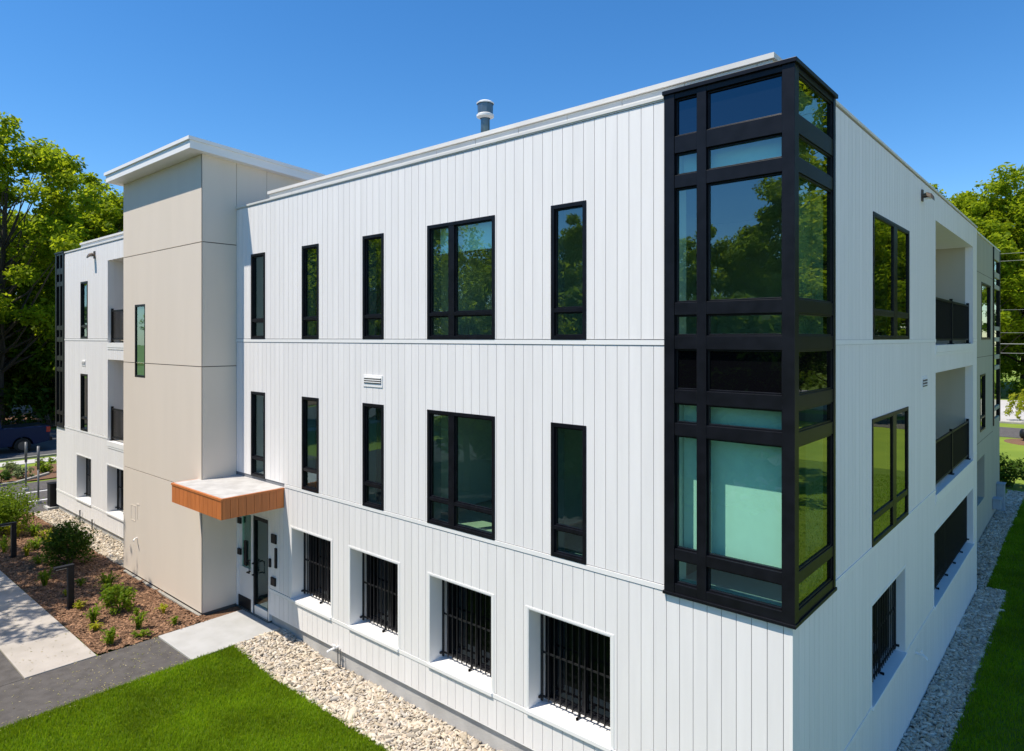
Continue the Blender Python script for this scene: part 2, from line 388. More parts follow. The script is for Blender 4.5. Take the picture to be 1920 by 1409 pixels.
# ---- windows
def window(fac, u0, u1, z0, z1, mull=(), trans=(), glass='glass', fr=.052, parent=B, wf=.014, name='window', reveal=0., label=None, gin=.040):
    e = .004; mb = MB(); W0 = wf-reveal; WB = -.085-reveal; WG = -gin-reveal
    if reveal: e = -.004
    fac.box(mb, u0-e, u0+fr, WB, W0, z0-e, z1+e); fac.box(mb, u1-fr, u1+e, WB, W0, z0-e, z1+e)
    fac.box(mb, u0+fr, u1-fr, WB, W0, z1-fr, z1+e); fac.box(mb, u0+fr, u1-fr, WB, W0, z0-e, z0+fr)
    cols = []; a = u0+fr
    for m0, m1 in mull: fac.box(mb, m0, m1, WB, W0-.003, z0+fr, z1-fr); cols.append((a, m0)); a = m1
    cols.append((a, u1-fr)); cells = []
    for (a, b) in cols:
        zz = z0+fr
        for t0, t1 in trans: fac.box(mb, a, b, WB, W0-.005, t0, t1); cells.append((a, b, zz, t0)); zz = t1
        cells.append((a, b, zz, z1-fr))
    sw = .02
    for (a, b, c, d) in cells:
        q0, q1 = WG-.015, WG+.022
        fac.box(mb, a, a+sw, q0, q1, c, d); fac.box(mb, b-sw, b, q0, q1, c, d)
        fac.box(mb, a+sw, b-sw, q0, q1, c, c+sw); fac.box(mb, a+sw, b-sw, q0, q1, d-sw, d)
    o = mb.build(name, M['black'], parent, bevel=.003)
    if label: o['label'] = label
    for (a, b, c, d) in cells:
        g = MB(); fac.quad(g, a+sw-.004, b-sw+.004, WG, c+sw-.004, d-sw+.004); g.build('pane', M[glass], o)
    return o
tr3 = [(6.452, 6.508)]; tr2 = [(3.445, 3.50)]
for (a, b_) in win_up+[left_nar]:
    window(FF, a, b_, *Z3, trans=tr3); window(FF, a, b_, *Z2, trans=tr2)
window(FF, *wide, *Z3, mull=[(-5.345, -5.215)], trans=tr3); window(FF, *wide, *Z2, mull=[(-5.345, -5.215)], trans=tr2)
window(RF, *RW3, *Z3, mull=[(4.69, 4.90)], trans=tr3, glass='glass_r', gin=.012, fr=.04); window(RF, *RW2, *Z2, mull=[(4.63, 4.84)], trans=tr2, glass='glass_r', gin=.012, fr=.04)

def ground_window(fac, u0, u1, n, wide_w=False):
    z0, z1 = ZG
    ds = MB()                                                                       # white lining of the deep opening
    fac.box(ds, u0-.0, u0+.012, -.46, .002, z0, z1); fac.box(ds, u1-.012, u1, -.46, .002, z0, z1); fac.box(ds, u0+.012, u1-.012, -.46, .002, z1-.012, z1)
    fac.box(ds, u0-.045, u0-.0005, -.012, .006, z0, z1+.03); fac.box(ds, u1+.0005, u1+.045, -.012, .006, z0, z1+.03); fac.box(ds, u0, u1, -.012, .006, z1+.0005, z1+.03)
    wd = window(fac, u0+.012, u1-.012, z0+.012, z1-.012, mull=[((u0+u1)/2-.03, (u0+u1)/2+.03)], glass='darkglass', reveal=.395 if fac is FF else .265)
    ds.build('window_lining', M['trim'], wd)
    si = MB(); fac.box(si, u0-.02, u1+.02, -.46, .035, z0-.052, z0+.008); si.build('sill', M['trim'], wd, bevel=.006)
    bm = MB(); wb = -.285 if fac is FF else -.155; L = u1-u0
    for zz in (z0+.10, (z0+z1)/2+.02, z1-.10):
        fac.box(bm, u0+.03, u1-.03, wb-.008, wb+.012, zz-.012, zz+.012)
    nb = n; 
    for i in range(nb):
        u = u0+.06+(L-.12)*i/(nb-1); fac.box(bm, u-.0075, u+.0075, wb+.0125, wb+.0275, z0+.06, z1-.03)
    st = 2 if not wide_w else 5
    for i in range(st+1):
        u = u0+.03+(L-.06)*i/st
        fac.box(bm, u-.014, u+.014, wb-.012, wb+.016, z0+.03, z1-.02)
        if 0 < i < st: fac.box(bm, u-.012, u+.012, wb+.016, wb+.075, z0+.015, z0+.045); fac.box(bm, u-.012, u+.012, wb+.05, wb+.075, z0+.0, z0+.045)
    for zz in (z0+.10, z1-.10):
        for uu, sg in ((u0+.012, 1), (u1-.012, -1)):
            fac.box(bm, uu, uu+sg*.03, wb-.012, wb+.07, zz-.016, zz+.016)
    bm.build('security_bars', M['bar'], wd)
for a, b_ in ground_F+left_ground: ground_window(FF, a, b_, 13)
ground_window(RF, *RG1, 19); ground_window(RF, *RG2, 46, True)

# ---- black corner window (front + right faces)
ROWS = [(3.135, 3.425), (3.555, 4.925), (5.075, 5.315), (5.475, 5.965), (6.125, 6.375), (6.525, 7.905), (8.06, 8.325), (8.53, 8.985)]
def corner_window(sx, xo, yb, xcol, ycol, front=True, parent=B, name='corner_window', hidden=False):
    """sx=+1: corner on the right. xo corner x, frames stand 35 mm proud of the wall"""
    mb = MB(); P = .035; zb, zt = 3.025, 9.05
    X = lambda v: xo+v*sx                       # v negative = into the facade
    def fx(v0, v1, z0, z1, w0=-.09, w1=P): FF.box(mb, X(v0), X(v1), w0, w1, z0, z1)
    def fy(y0, y1, z0, z1, w0=-.09, w1=P):
        a, b2 = xo+sx*w0, xo+sx*w1; mb.box(a, b2, y0, y1, z0, z1)
    mb.box(X(-.10), X(P), -P, .10, zb, zt)                                       # corner post
    x_edges = [xcol[0]]+[v for c2 in xcol[1:-1] for v in c2]+[xcol[-1]]
    fx(xcol[0], xcol[0]+.135, zb, zt)
    for (m0, m1) in xcol[1:-1]: fx(m0, m1, zb, zt, w1=P-.006)
    colsx = []; a = xcol[0]+.135
    for (m0, m1) in xcol[1:-1]: colsx.append((a, m0)); a = m1
    colsx.append((a, -.10))
    fy(ycol[1]-.085, ycol[1], zb, zt)
    colsy = [(.10, ycol[1]-.085)]
    edges = [zb]+[z for r2 in ROWS for z in r2]+[zt]
    for i in range(0, len(edges), 2):
        for a, b2 in colsx: fx(a, b2, edges[i], edges[i+1], w1=P-.009)
        for a, b2 in colsy: fy(a, b2, edges[i], edges[i+1], w1=P-.009)
    sw = .022
    for z0, z1 in ROWS:
        for a, b2 in colsx:
            for q in ((a, a+sw, z0, z1), (b2-sw, b2, z0, z1), (a+sw, b2-sw, z0, z0+sw), (a+sw, b2-sw, z1-sw, z1)): fx(*q, w0=-.06, w1=-.012)
        for a, b2 in colsy:
            for q in ((a, a+sw, z0, z1), (b2-sw, b2, z0, z1), (a+sw, b2-sw, z0, z0+sw), (a+sw, b2-sw, z1-sw, z1)): fy(*q, w0=-.03, w1=.012)
    # cap and base flashing
    for z0, z1, pr in ((9.051, 9.10, .06), (2.985, 3.024, .048)):
        mb.box(X(xcol[0]-.015), X(pr), -pr, .10, z0, z1); mb.box(X(-.12), X(pr), .1001, ycol[1]+.015, z0, z1)
    o = mb.build(name, M['black'], parent, bevel=.004)
    for z0, z1 in ROWS:
        sp = 'spandrel_black' if 5.4 < z0 < 5.6 else 'spandrel' if z0 > 8.4 else None
        for a, b2 in colsx:
            g = MB(); FF.quad(g, X(a+sw-.004), X(b2-sw+.004), -.035, z0+sw-.004, z1-sw+.004); g.build('pane', M[sp or 'glass'], o)
        for a, b2 in colsy:
            g = MB(); xx = xo-.006*sx; g.quad((xx, a+sw-.004, z0+sw-.004), (xx, b2-sw+.004, z0+sw-.004), (xx, b2-sw+.004, z1-sw+.004), (xx, a+sw-.004, z1-sw+.004))
            g.build('pane', M['glass_r' if sp == 'spandrel' else sp or 'glass_r'], o)
    return o
cw = corner_window(1, 0., 0, [-1.516, (-1.092, -.975), -.1], (0, 1.45)); cw['label'] = 'tall black framed glass corner on the near corner of the building'
corner_window(-1, BAYL, 0, [-.885, (-.50, -.40), -.1], (0, 1.45))
jb = MB(); jb.box(-1.52, -1.40, .10, .32, 3.03, 9.0); jb.box(-.30, -.05, 1.37, 1.44, 3.03, 9.0); jb.build('window_lining', M['trim'], B)
bl = MB(); bl.box(-1.39, -.16, .235, .245, 3.47, 5.56); bl.box(-1.39, -.16, .215, .265, 3.44, 3.47); bl.build('roller_blind', M['blind'], B)
bl = MB(); bl.box(-1.39, -.16, .235, .245, 8.02, 8.62); bl.box(-1.39, -.16, .215, .265, 7.99, 8.02); bl.build('roller_blind', M['blind'], B)
bl = MB(); bl.box(-.245, -.235, .55, 1.35, 6.1, 8.62); bl.build('roller_blind', M['blind'], B)
bl = MB(); bl.box(-5.75, -4.42, .20, .21, 7.52, 7.93); bl.box(-5.75, -4.42, .185, .225, 7.49, 7.52); bl.build('roller_blind', M['blind'], B)
sl = MB(); sl.box(-1.5, -.09, .10, 1.5, 5.45, 6.0); sl.box(-1.5, -.09, .10, 1.5, 8.62, 8.95); sl.box(-1.5, -.09, .10, 1.5, 2.95, 3.05); sl.box(-1.45, -.09, .10, .30, 3.05, 3.11); sl.build('floor_edge', M['inwall'], B)

# ---- balconies
def balcony(fac, u0, u1, z0, z1, depth, side_white):
    mb = MB(); wh = MB()
    fac.quad(mb, u0, u1, -depth, z0, z1)
    for u in (u0+.003, u1-.003): mb.quad(fac.p(u, -.16, z0), fac.p(u, -depth, z0), fac.p(u, -depth, z1), fac.p(u, -.16, z1))
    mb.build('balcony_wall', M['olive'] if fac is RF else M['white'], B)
    for u in (u0, u1):
        e = .004 if u == u0 else -.004
        wh.quad(fac.p(u+e, .0, z0), fac.p(u+e, -.17, z0), fac.p(u+e, -.17, z1), fac.p(u+e, .0, z1))
    wh.quad(fac.p(u0, .0, z1-.003), fac.p(u1, .0, z1-.003), fac.p(u1, -depth, z1-.003), fac.p(u0, -depth, z1-.003))
    fac.box(wh, u0, u1, -.18, .02, z0-.14, z0+.004); fac.box(wh, u0+.001, u1-.001, .0, .012, z0-.20, z0-.15)
    wh.build('balcony_edge', M['trim'], B)
    fb = MB(); fac.box(fb, u0+.002, u1-.002, -depth, -.181, z0-.1, z0+.003); fb.build('balcony_floor', M['conc'], B)
    dg = MB(); um = (u0+u1)/2; fac.quad(dg, um-.9, um+.9, -depth+.02, z0+.05, z0+2.1); dg.build('balcony_door', M['darkglass'], B)
    rl = MB(); wr = -.11; zr0, zr1 = z0+.09, z0+1.0
    fac.box(rl, u0+.03, u1-.03, wr-.02, wr+.02, zr1-.045, zr1); fac.box(rl, u0+.03, u1-.03, wr-.015, wr+.015, zr0, zr0+.04)
    n = int((u1-u0)/.10)
    for i in range(n+1): u = u0+.06+(u1-u0-.12)*i/n; fac.box(rl, u-.010, u+.010, wr-.009, wr+.009, zr0+.04, zr1-.045)
    np_ = 2 if u1-u0 > 4 else 1; ro = rl.build('balcony_railing', M['rail'], B)
    for i in range(np_+1):
        po = MB(); u = u0+.05+(u1-u0-.10)*i/np_
        fac.box(po, u-.03, u+.03, wr-.03, wr+.03, z0+.005, zr1+.05); fac.box(po, u-.06, u+.06, wr-.06, wr+.06, z0+.005, z0+.025); po.build('post', M['rail'], ro)
for z0, z1 in ((5.95, 8.46), (2.95, 5.40)): balcony(RF, *RB, z0, z1, 1.7, True)
for z0, z1 in ((5.95, 8.47), (2.95, 5.44)): balcony(FF, *LB, z0, z1, 1.7, True)

# ---- stair tower
tx0, tx1, ty = -16.873, -12.306, -.779
tb = MB(); tb.box(tx0+.03, tx1-.03, ty+.03, 5.0, -.3, 9.9)
tower = tb.build('stair_tower', M['joint'], B)
tp = MB(); G = .009; rows = [(.07, 2.735), (2.735, 5.468), (5.468, 8.205), (8.205, 10.30)]
tw = (-16.095, -15.444, 5.11, 6.94)
for z0, z1 in rows:
    top = z1-G if z1 < 10 else 10.12
    for (a, b_, c_, d_) in cut((tx0, tx1, z0+G, top), [tw]): TF.quad(tp, a, b_, 0, c_, d_)
    tp.quad((tx0, ty, z0+G), (tx1, ty, z0+G), (tx1, ty+.03, z0+G), (tx0, ty+.03, z0+G)); tp.quad((tx0, ty, top), (tx1, ty, top), (tx1, ty+.03, top), (tx0, ty+.03, top))
    for (y0, y1) in ((ty, .0-G/2), (.0+G/2, .74-G/2), (.74+G/2, 1.79-G/2), (1.79+G/2, 5.0)):
        if z1 < 8 and y0 >= 0: continue
        zt = lambda y: top if z1 < 10 else 10.13-.07*(y+.78)
        tp.quad((tx1, y0, z0+G), (tx1, y1, z0+G), (tx1, y1, zt(y1)), (tx1, y0, zt(y0)))
        tp.quad((tx1, y1, z0+G), (tx1-.03, y1, z0+G), (tx1-.03, y1, zt(y1)), (tx1, y1, zt(y1))); tp.quad((tx1, y0, z0+G), (tx1-.03, y0, z0+G), (tx1-.03, y0, zt(y0)), (tx1, y0, zt(y0)))
    tp.quad((tx0, ty, z0+G), (tx0, 5.0, z0+G), (tx0, 5.0, min(top, 9.8)), (tx0, ty, top))
tp.build('tower_panel', M['beige'], tower)
window(TF, *tw, fr=.03, parent=B, wf=.004, glass='glass', gin=.02)
rf = MB()
def slope(a, b_, d): return (d, a, b_-.07*(a+.78))
def slab(x0, x1, y0, y1, z0, z1):
    q = [(y0, z0), (y1, z0), (y1, z1), (y0, z1)]; rf.prism(q, slope, x0, x1)
slab(tx0-.21, tx1+.20, -1.13, 5.2, 10.125, 10.30); slab(tx0-.25, tx1+.225, -1.165, 5.25, 10.301, 10.375)
rf.build('tower_roof', M['trim'], tower, recalc=True)
ap = MB()
for q in ((-16.35, -16.05, 1.80, 1.815), (-16.35, -16.05, 1.42, 1.435), (-16.35, -16.335, 1.435, 1.80), (-16.065, -16.05, 1.435, 1.80), (-15.98, -15.80, 1.86, 1.90), (-15.94, -15.92, 1.5, 1.86)): TF.box(ap, q[0], q[1], 0, .006, q[2], q[3])
ap.build('access_panel', M['beige'], tower)
sp = MB(); sp.tube([(-15.95, ty, 1.02), (-15.93, ty-.06, 1.02), (-15.86, ty-.12, .99)], .018, 8); sp.build('spout', M['trim'], tower)

# ---- entrance canopy
cx0, cx1, cy, cz0, cz1 = -12.515, -10.27, -1.333, 2.585, 2.985
cb = MB(); cb.box(cx0+.02, cx1-.02, cy+.02, ty-.002, cz0+.01, cz1-.01); cb.box(tx1+.002, cx1-.02, ty-.002, -.0005, cz0+.01, cz1-.01)
can = cb.build('entrance_canopy', M['joint'], B); can['label'] = 'flat canopy with orange brown panelled edge over the entrance door'
cf = MB(); n = 12
for i in range(n):
    a = cx0+(cx1-cx0)*i/n; e = cx0+(cx1-cx0)*(i+1)/n; cf.box(a+.0035, e-.0035, cy, cy+.0195, cz0, cz1-.035)
n = 8
for i in range(n):
    a = cy+.021+(-.003-cy-.021)*i/n; e = cy+.021+(-.003-cy-.021)*(i+1)/n; cf.box(cx1-.0195, cx1, a+.0035, e-.0035, cz0, cz1-.035)
n = 3
for i in range(n): a = cy+.021+(ty-.003-cy-.021)*i/n; e = cy+.021+(ty-.003-cy-.021)*(i+1)/n; cf.box(cx0, cx0+.0195, a+.0035, e-.0035, cz0, cz1-.035)
cf.build('canopy_fascia', M['copper'], can)
cd = MB()
cd.box(cx0-.012, cx1+.012, cy-.012, cy+.03, cz1-.034, cz1+.008); cd.box(cx1-.03, cx1+.012, cy+.0305, -.002, cz1-.034, cz1+.008); cd.box(cx0-.012, cx0+.03, cy+.0305, ty-.003, cz1-.034, cz1+.008)
cd.build('drip_edge', M['copper'], can)
ct = MB(); ct.box(cx0+.031, cx1-.031, cy+.031, ty-.003, cz1-.02, cz1+.012); ct.box(tx1+.004, cx1-.031, ty-.0025, -.001, cz1-.02, cz1+.012); ct.build('canopy_top', M['membrane'], can)
cs = MB(); cs.box(cx0+.021, cx1-.021, cy+.021, ty-.003, cz0+.002, cz0+.0095); cs.box(tx1+.004, cx1-.021, ty-.0025, -.001, cz0+.002, cz0+.0095); cs.build('canopy_soffit', M['trim'], can)

# ---- entrance door: glazed side leaf + door leaf
d = MB(); FF.box(d, -12.30, -12.24, -.1, .012, .03, 2.25); FF.box(d, -11.63, -11.55, -.1, .012, .03, 2.25); FF.box(d, -10.90, -10.86, -.1, .012, .03, 2.25)
FF.box(d, -12.24, -11.63, -.1, .012, 2.19, 2.25); FF.box(d, -11.55, -10.90, -.1, .012, 2.21, 2.25); FF.box(d, -12.24, -11.63, -.08, -.02, .30, .96)
de = d.build('entrance_door', M['alu'], B, bevel=.004); de['label'] = 'glazed entrance door with white side leaf and black pull handles'
lf = MB(); FF.box(lf, -11.548, -11.50, -.08, -.002, .06, 2.205); FF.box(lf, -10.945, -10.902, -.08, -.002, .06, 2.205); FF.box(lf, -11.50, -10.945, -.08, -.002, 2.12, 2.205)
lf.build('door_frame', M['black'], de, bevel=.003)
kp = MB(); FF.box(kp, -11.50, -10.945, -.08, -.001, .06, .24); kp.build('bottom_rail', M['alu'], de)
kp = MB(); FF.box(kp, -12.24, -11.63, -.085, -.01, .05, .299); kp.build('kick_plate', M['dark'], de)
g = MB(); FF.quad(g, -11.50, -10.945, -.045, .24, 2.12); g.build('pane', M['glass'], de)
g = MB(); FF.box(g, -12.18, -11.63, -.055, -.045, .961, 2.189); g.build('pane', M['glass'], de)
g = MB(); FF.box(g, -12.24, -12.12, -.09, -.03, .961, 2.189); g.build('side_stile', M['alu'], de)
for u in (-11.70, -11.46):
    h = MB(); h.tube([FF.p(u, -.01, .93), FF.p(u, .07, .93), FF.p(u+.1, .07, .93), FF.p(u+.1, .07, 1.18), FF.p(u, .07, 1.18), FF.p(u, -.01, 1.18)], .016, 8); h.build('handle', M['dark'], de)
lk = MB(); FF.box(lk, -12.02, -11.90, -.044, -.02, 1.0, 1.55); lk.build('lock_box', M['dark'], de)
for z in (1.28, 1.98): hg = MB(); FF.box(hg, -12.235, -12.10, -.02, .022, z-.065, z+.065); hg.build('hinge', M['dark'], de, bevel=.004)
th = MB(); FF.box(th, -12.30, -10.86, -.1, .03, .028, .06); th.build('threshold', M['metal'], de)

# ---- beige rear wing on the right side
SE = 24.5
wings = [(19.26, 21.6, 6.05, 7.93), (18.95, 20.2, 3.05, 4.90)]; wg = (18.3, 20.05, .76, 2.2); wbay = (22.35, SE, 2.9, 9.5)
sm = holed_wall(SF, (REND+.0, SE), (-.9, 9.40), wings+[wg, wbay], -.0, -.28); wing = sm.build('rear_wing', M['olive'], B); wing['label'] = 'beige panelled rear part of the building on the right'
jl = MB()
for z in (2.73, 5.47, 8.2):
    for (u0, u1, _, _) in cut((REND, 22.34, z, z+.016), wings+[wg]): SF.box(jl, u0, u1, .0005, .002, z, z+.016)
jl.build('panel_joint', M['joint'], wing)
c2 = MB(); SF.box(c2, REND+.02, SE+.03, -.3, .03, 9.402, 9.45); c2.build('coping', M['trim'], wing)
for q in wings: window(SF, *q, trans=[(q[2]+.40, q[2]+.46)] if q[2] < 4 else [], glass='glass_r')
window(SF, wg[0], wg[1], wg[2], wg[3], glass='darkglass', reveal=.22)
bw = MB()
for u0, u1 in ((22.36, 22.56), (24.28, SE)): SF.box(bw, u0, u1, -.1, .03, 2.92, 9.395)
rb = bw.build('corner_window', M['black'], B)
tm = MB(); ed = [2.92]+[z for q in ROWS for z in q]+[9.395]
for i in range(0, len(ed), 2): SF.box(tm, 22.562, 24.278, -.1, .02, ed[i], ed[i+1])
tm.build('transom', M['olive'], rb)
for z0, z1 in ROWS: g = MB(); SF.quad(g, 22.56, 24.28, -.03, z0, z1); g.build('pane', M['glass_r'], rb)
iw = MB(); iw.box(-4, -3.9, 14.3, 24.2, .05, 8.8); iw.build('room_partition', M['inwall'], B)

# ---- vents
def vent(fac, u0, u1, z0, z1):
    mb = MB(); fac.box(mb, u0-.03, u1+.03, .0005, .012, z0-.05, z1+.04); o = mb.build('vent_grille', M['trim'], B)
    dk = MB(); fac.box(dk, u0, u1, .0125, .016, z0+.01, z1); dk.build('vent_opening', M['joint'], o)
    sl = MB(); n = 3
    for i in range(n): z = z0+(z1-z0)*(i+.72)/n; fac.box(sl, u0, u1, .0165, .030, z, z+.016)
    sl.build('louvre', M['trim'], o)
vent(FF, -7.54, -7.05, 5.275, 5.39); vent(RF, 6.98, 7.40, 5.18, 5.34); vent(FF, -22.72, -22.42, 5.24, 5.33)

# ---- fixtures that are things of their own
def wall_light(fac, u, z, s, label):
    t = empty('wall_light', fac.p(u, 0, z)); tag(t, label, 'wall light', 'bronze wall lights')
    ox, oy, oz = t.location
    P = lambda a, w_, zz: tuple(np.array(fac.p(u+a, w_, z+zz))-np.array((ox, oy, oz)))
    b0 = MB()
    a, c_ = P(-.05*s, .001, -.10*s), P(.05*s, .03*s, .12*s); b0.box(a[0], c_[0], a[1], c_[1], a[2], c_[2]); b0.build('wall_plate', M['bronze'], t)
    hd = MB(); ring = []
    for i, (ww, zz, rr) in enumerate(((.03, .03, .075), (.10, .035, .09), (.17, .0, .09), (.205, -.045, .08))):
        for k_ in range(9):
            th_ = math.pi*k_/8; ring.append(P(rr*s*math.cos(th_), ww*s, (zz-.06)*s+rr*s*math.sin(th_)))
    hd.v = ring
    for i in range(3):
        for k_ in range(8): hd.f.append((i*9+k_, i*9+k_+1, i*9+9+k_+1, i*9+9+k_))
    hd.f.append(tuple(range(9))); hd.f.append(tuple(range(27, 36)))
    hd.build('lamp_shade', M['bronze'], t, smooth=False)
    ln = MB(); a, c_ = P(-.06*s, .05*s, -.062*s), P(.06*s, .19*s, -.05*s); ln.box(a[0], c_[0], a[1], c_[1], a[2], c_[2]); ln.build('lens', M['trim'], t)
wall_light(RF, 6.93, 8.72, .95, 'bronze wall light high on the shaded right wall above the window')
wall_light(FF, -21.53, 8.72, 1.05, 'bronze wall light high on the sunlit left wall near the balcony')

def tap(fac, u, z, label, stakes=False):
    t = empty('hose_tap', fac.p(u, 0, z)); tag(t, label, 'tap', 'hose taps on the walls')
    o_ = np.array(t.location); P = lambda a, w_, zz: tuple(np.array(fac.p(u+a, w_, z+zz))-o_)
    m1 = MB(); m1.tube([P(0, .002, 0), P(0, .10, 0), P(-.03, .16, -.02), P(-.06, .20, -.05)], .020, 8); m1.tube([P(0, .09, .0), P(0, .09, .05)], .012, 6); m1.build('spout', M['trim'], t)
    m2 = MB(); m2.tube([P(-.05, .09, .055), P(.05, .09, .055)], .013, 6); m2.build('handle', M['trim'], t)
    if stakes:
        for a in (.04, .12): m3 = MB(); m3.tube([P(a, .035, .0), P(a+.02, .045, -.42)], .010, 6); m3.build('supply_pipe', M['galv'], t)
tap(FF, -8.36, .27, 'white hose tap on the front wall above the pale gravel', True)
tap(RF, 6.41, .456, 'small grey hose tap low on the shaded right wall')
def reader(u, z, wd, ht, label, nm='entry_reader', cat='entry device'):
    t = empty(nm, FF.p(u, 0, z)); tag(t, label, cat, 'black devices beside the entrance door')
    m1 = MB(); m1.box(-wd/2, wd/2, -.035, -.001, -ht/2, ht/2); m1.build('housing', M['dark'], t, bevel=.006)
    m2 = MB(); m2.box(-wd/2+.012, wd/2-.012, -.038, -.0355, -ht/2+.012, ht/2-.012); m2.build('face_plate', M['bar'], t)
reader(-10.655, 1.86, .19, .19, 'square black box on the white wall, topmost right of the entrance door')
reader(-10.575, 1.47, .07, .42, 'slim tall black intercom on the white wall right of the entrance door')
reader(-10.815, 1.32, .065, .18, 'small narrow black card reader nearest the edge of the entrance door')
reader(-10.675, .955, .18, .17, 'square black box on the white wall, lowest right of the entrance door')

# ------------------------------------------------------------------ GROUND
def sheet(name, xs, ys, m, dz, zf=None, mask=None):
    X, Y = np.meshgrid(np.asarray(xs, float), np.asarray(ys, float), indexing='ij'); Z = H(X, Y)+dz
    if zf is not None: Z = Z+zf(X, Y)
    V = np.stack([X, Y, Z], -1).reshape(-1, 3); n, k = X.shape
    i, j = np.meshgrid(np.arange(n-1), np.arange(k-1), indexing='ij'); a = (i*k+j).ravel()
    F = np.stack([a, a+k, a+k+1, a+1], -1)
    return np_mesh(name, V, F, m, smooth=True)
gx = np.unique(np.concatenate([[-600,-300,-150,-90], np.arange(-70, -26, 4.), np.arange(-26, 8, .25), np.arange(8, 60, 4.), [90,150,300,600]]))
gy = np.unique(np.concatenate([[-600,-300,-150,-90], np.arange(-70, -8, 4.), np.arange(-8, 28, .5), np.arange(28, 120, 4.), [160,300,600]]))
tag(sheet('lawn', gx, gy, M['farlawn'], -.012), kind='structure')
tag(sheet('lawn', np.arange(-10.42, 12.6, .25), np.concatenate([np.arange(-14, -1.0, .25), [-1.0]]), M['grassbase'], 0.), kind='structure')
tag(sheet('lawn', np.arange(.5, 12.6, .25), np.concatenate([[-1.0], np.arange(-.75, 30, .25)]), M['grassbase'], 0.0), kind='structure')
def lump(seed, amp, f):
    r = np.random.default_rng(seed); ks = [(r.normal(0, f), r.normal(0, f), r.uniform(0, 6.28), r.uniform(.4, 1)) for _ in range(14)]
    return lambda X, Y: amp*sum(w_*np.sin(a*X+b_*Y+p_) for a, b_, p_, w_ in ks)/4
# planting bed
mz = lump(3, .028, 7.); mz2 = lump(4, .012, 22.)
bedf = lambda X, Y: .02+np.clip(mz(X, Y)+mz2(X, Y), -.012, .09)
tag(sheet('planting_bed', np.arange(-25.4, -11.96, .06), np.linspace(-2.92, -.74, 40), M['mulch'], .0, bedf), kind='structure')
tag(sheet('planting_bed', np.arange(-12.3, -11.97, .05), np.arange(-.76, .05, .05), M['mulch'], .0, lambda X, Y: .015+0*X), kind='structure')
# concrete slab, asphalt path, concrete walk
def pave(name, m, x0, x1, y0, y1, z0, z1):
    mb = MB(); mb.box(x0, x1, y0, y1, z0, z1); return tag(mb.build(name, m, None, bevel=.008), kind='structure')
pave('doorstep_slab', M['slab'], -11.99, -10.44, -1.815, .02, -.2, .026)
pave('path', M['asphalt'], -11.99, -10.44, -30., -1.83, -.2, .012)
for i in range(8): pave('walkway', M['walk'], -12.004-1.9*(i+1)+.008, -12.004-1.9*i if i else -12.004, -4.08, -2.93, -.2, .024)
pave('path', M['asphalt'], -27.2, -12.0, -9.0, -4.09, -.2, .012)
pave('kerb', M['kerb'], -16.7, -12.32, -.85, -.782, -.1, .055)
# parking apron and street on the left
pave('parking_apron', M['asphalt'], -31.5, -25.5, -.9, 9., -.2, .008)
pave('parking_apron', M['asphalt'], -31.5, -27.4, -12., -.905, -.2, .008)
for (x0, x1, y0, y1) in ((-29.4, -29.27, -.6, 4.5), (-27.62, -27.47, -.8, 4.5)): pave('parking_stripe', M['paint'], x0, x1, y0, y1, .0, .013)
pave('kerb', M['kerb'], -31.72, -31.5, -12, .2, -.1, .11)
kb = MB(); kb.prism([(-31.72, .2), (-31.5, .2), (-32.8, 1.7), (-33.0, 1.7)], lambda a, b_, d_: (a, b_, d_), -.1, .11); kb.box(-40, -33, 1.5, 1.7, -.1, .109) if 0 else None
tag(kb.build('kerb', M['kerb'], recalc=True), kind='structure')
tag(sheet('planting_bed', np.arange(-35.6, -31.7, .2), np.arange(-3, 7.2, .2), M['mulch'], .012, lambda X, Y: .02+.5*mz(X, Y)), kind='structure')
pave('pavement', M['pale'], -37.9, -36.7, -60., 60., -.2, .02)
pave('street', M['road'], -50., -38.6, -80., 80., -.2, -.03+.04)
pave('kerb', M['kerb'], -38.6, -38.42, -80., 80., -.2, .09)
tag(sheet('shade_ground', np.arange(-110, -50.3, 1.), np.arange(-60, 90, 1.5), M['mulch'], .03, lambda X, Y: .05+3*mz(X, Y)), kind='structure')  # dark sheet standing in for tree shade on the ground
# drive and far paving on the right
def band(name, m, x0, x1, y0, y1, dz):
    z = float(H(0, 60)); mb = MB(); mb.box(x0, x1, y0, y1, z-.3, z+dz); return tag(mb.build(name, m), kind='structure')
band('drive', M['asphalt'], -80, 60, 46.8, 52.6, .02); band('kerb', M['kerb'], -80, 60, 55.6, 56.0, .10)
band('far_paving', M['pale'], -80, 60, 56.0, 79.0, .015)
bd = MB(); bd.lathe((-.3, 45.0, float(H(0, 45))), [(1.9, -.1), (1.8, .02), (1.2, .08), (0, .12)], 24); tag(bd.build('planting_bed', M['mulch']), kind='structure')

pave('added_dark_lot', M['lot'], -10.43, 14., -40., -8.2, -.7, .012); pave('added_dark_lot', M['lot'], -27.2, -12., -40., -9.01, -.2, .012)  # unseen dark ground, added to keep reflections in the lower windows dark
pave('bounce_paving', M['pale'], 9.5, 40., -40., 20., -1.2, -.58)  # unseen pale ground, added to bounce warm light onto the right wall
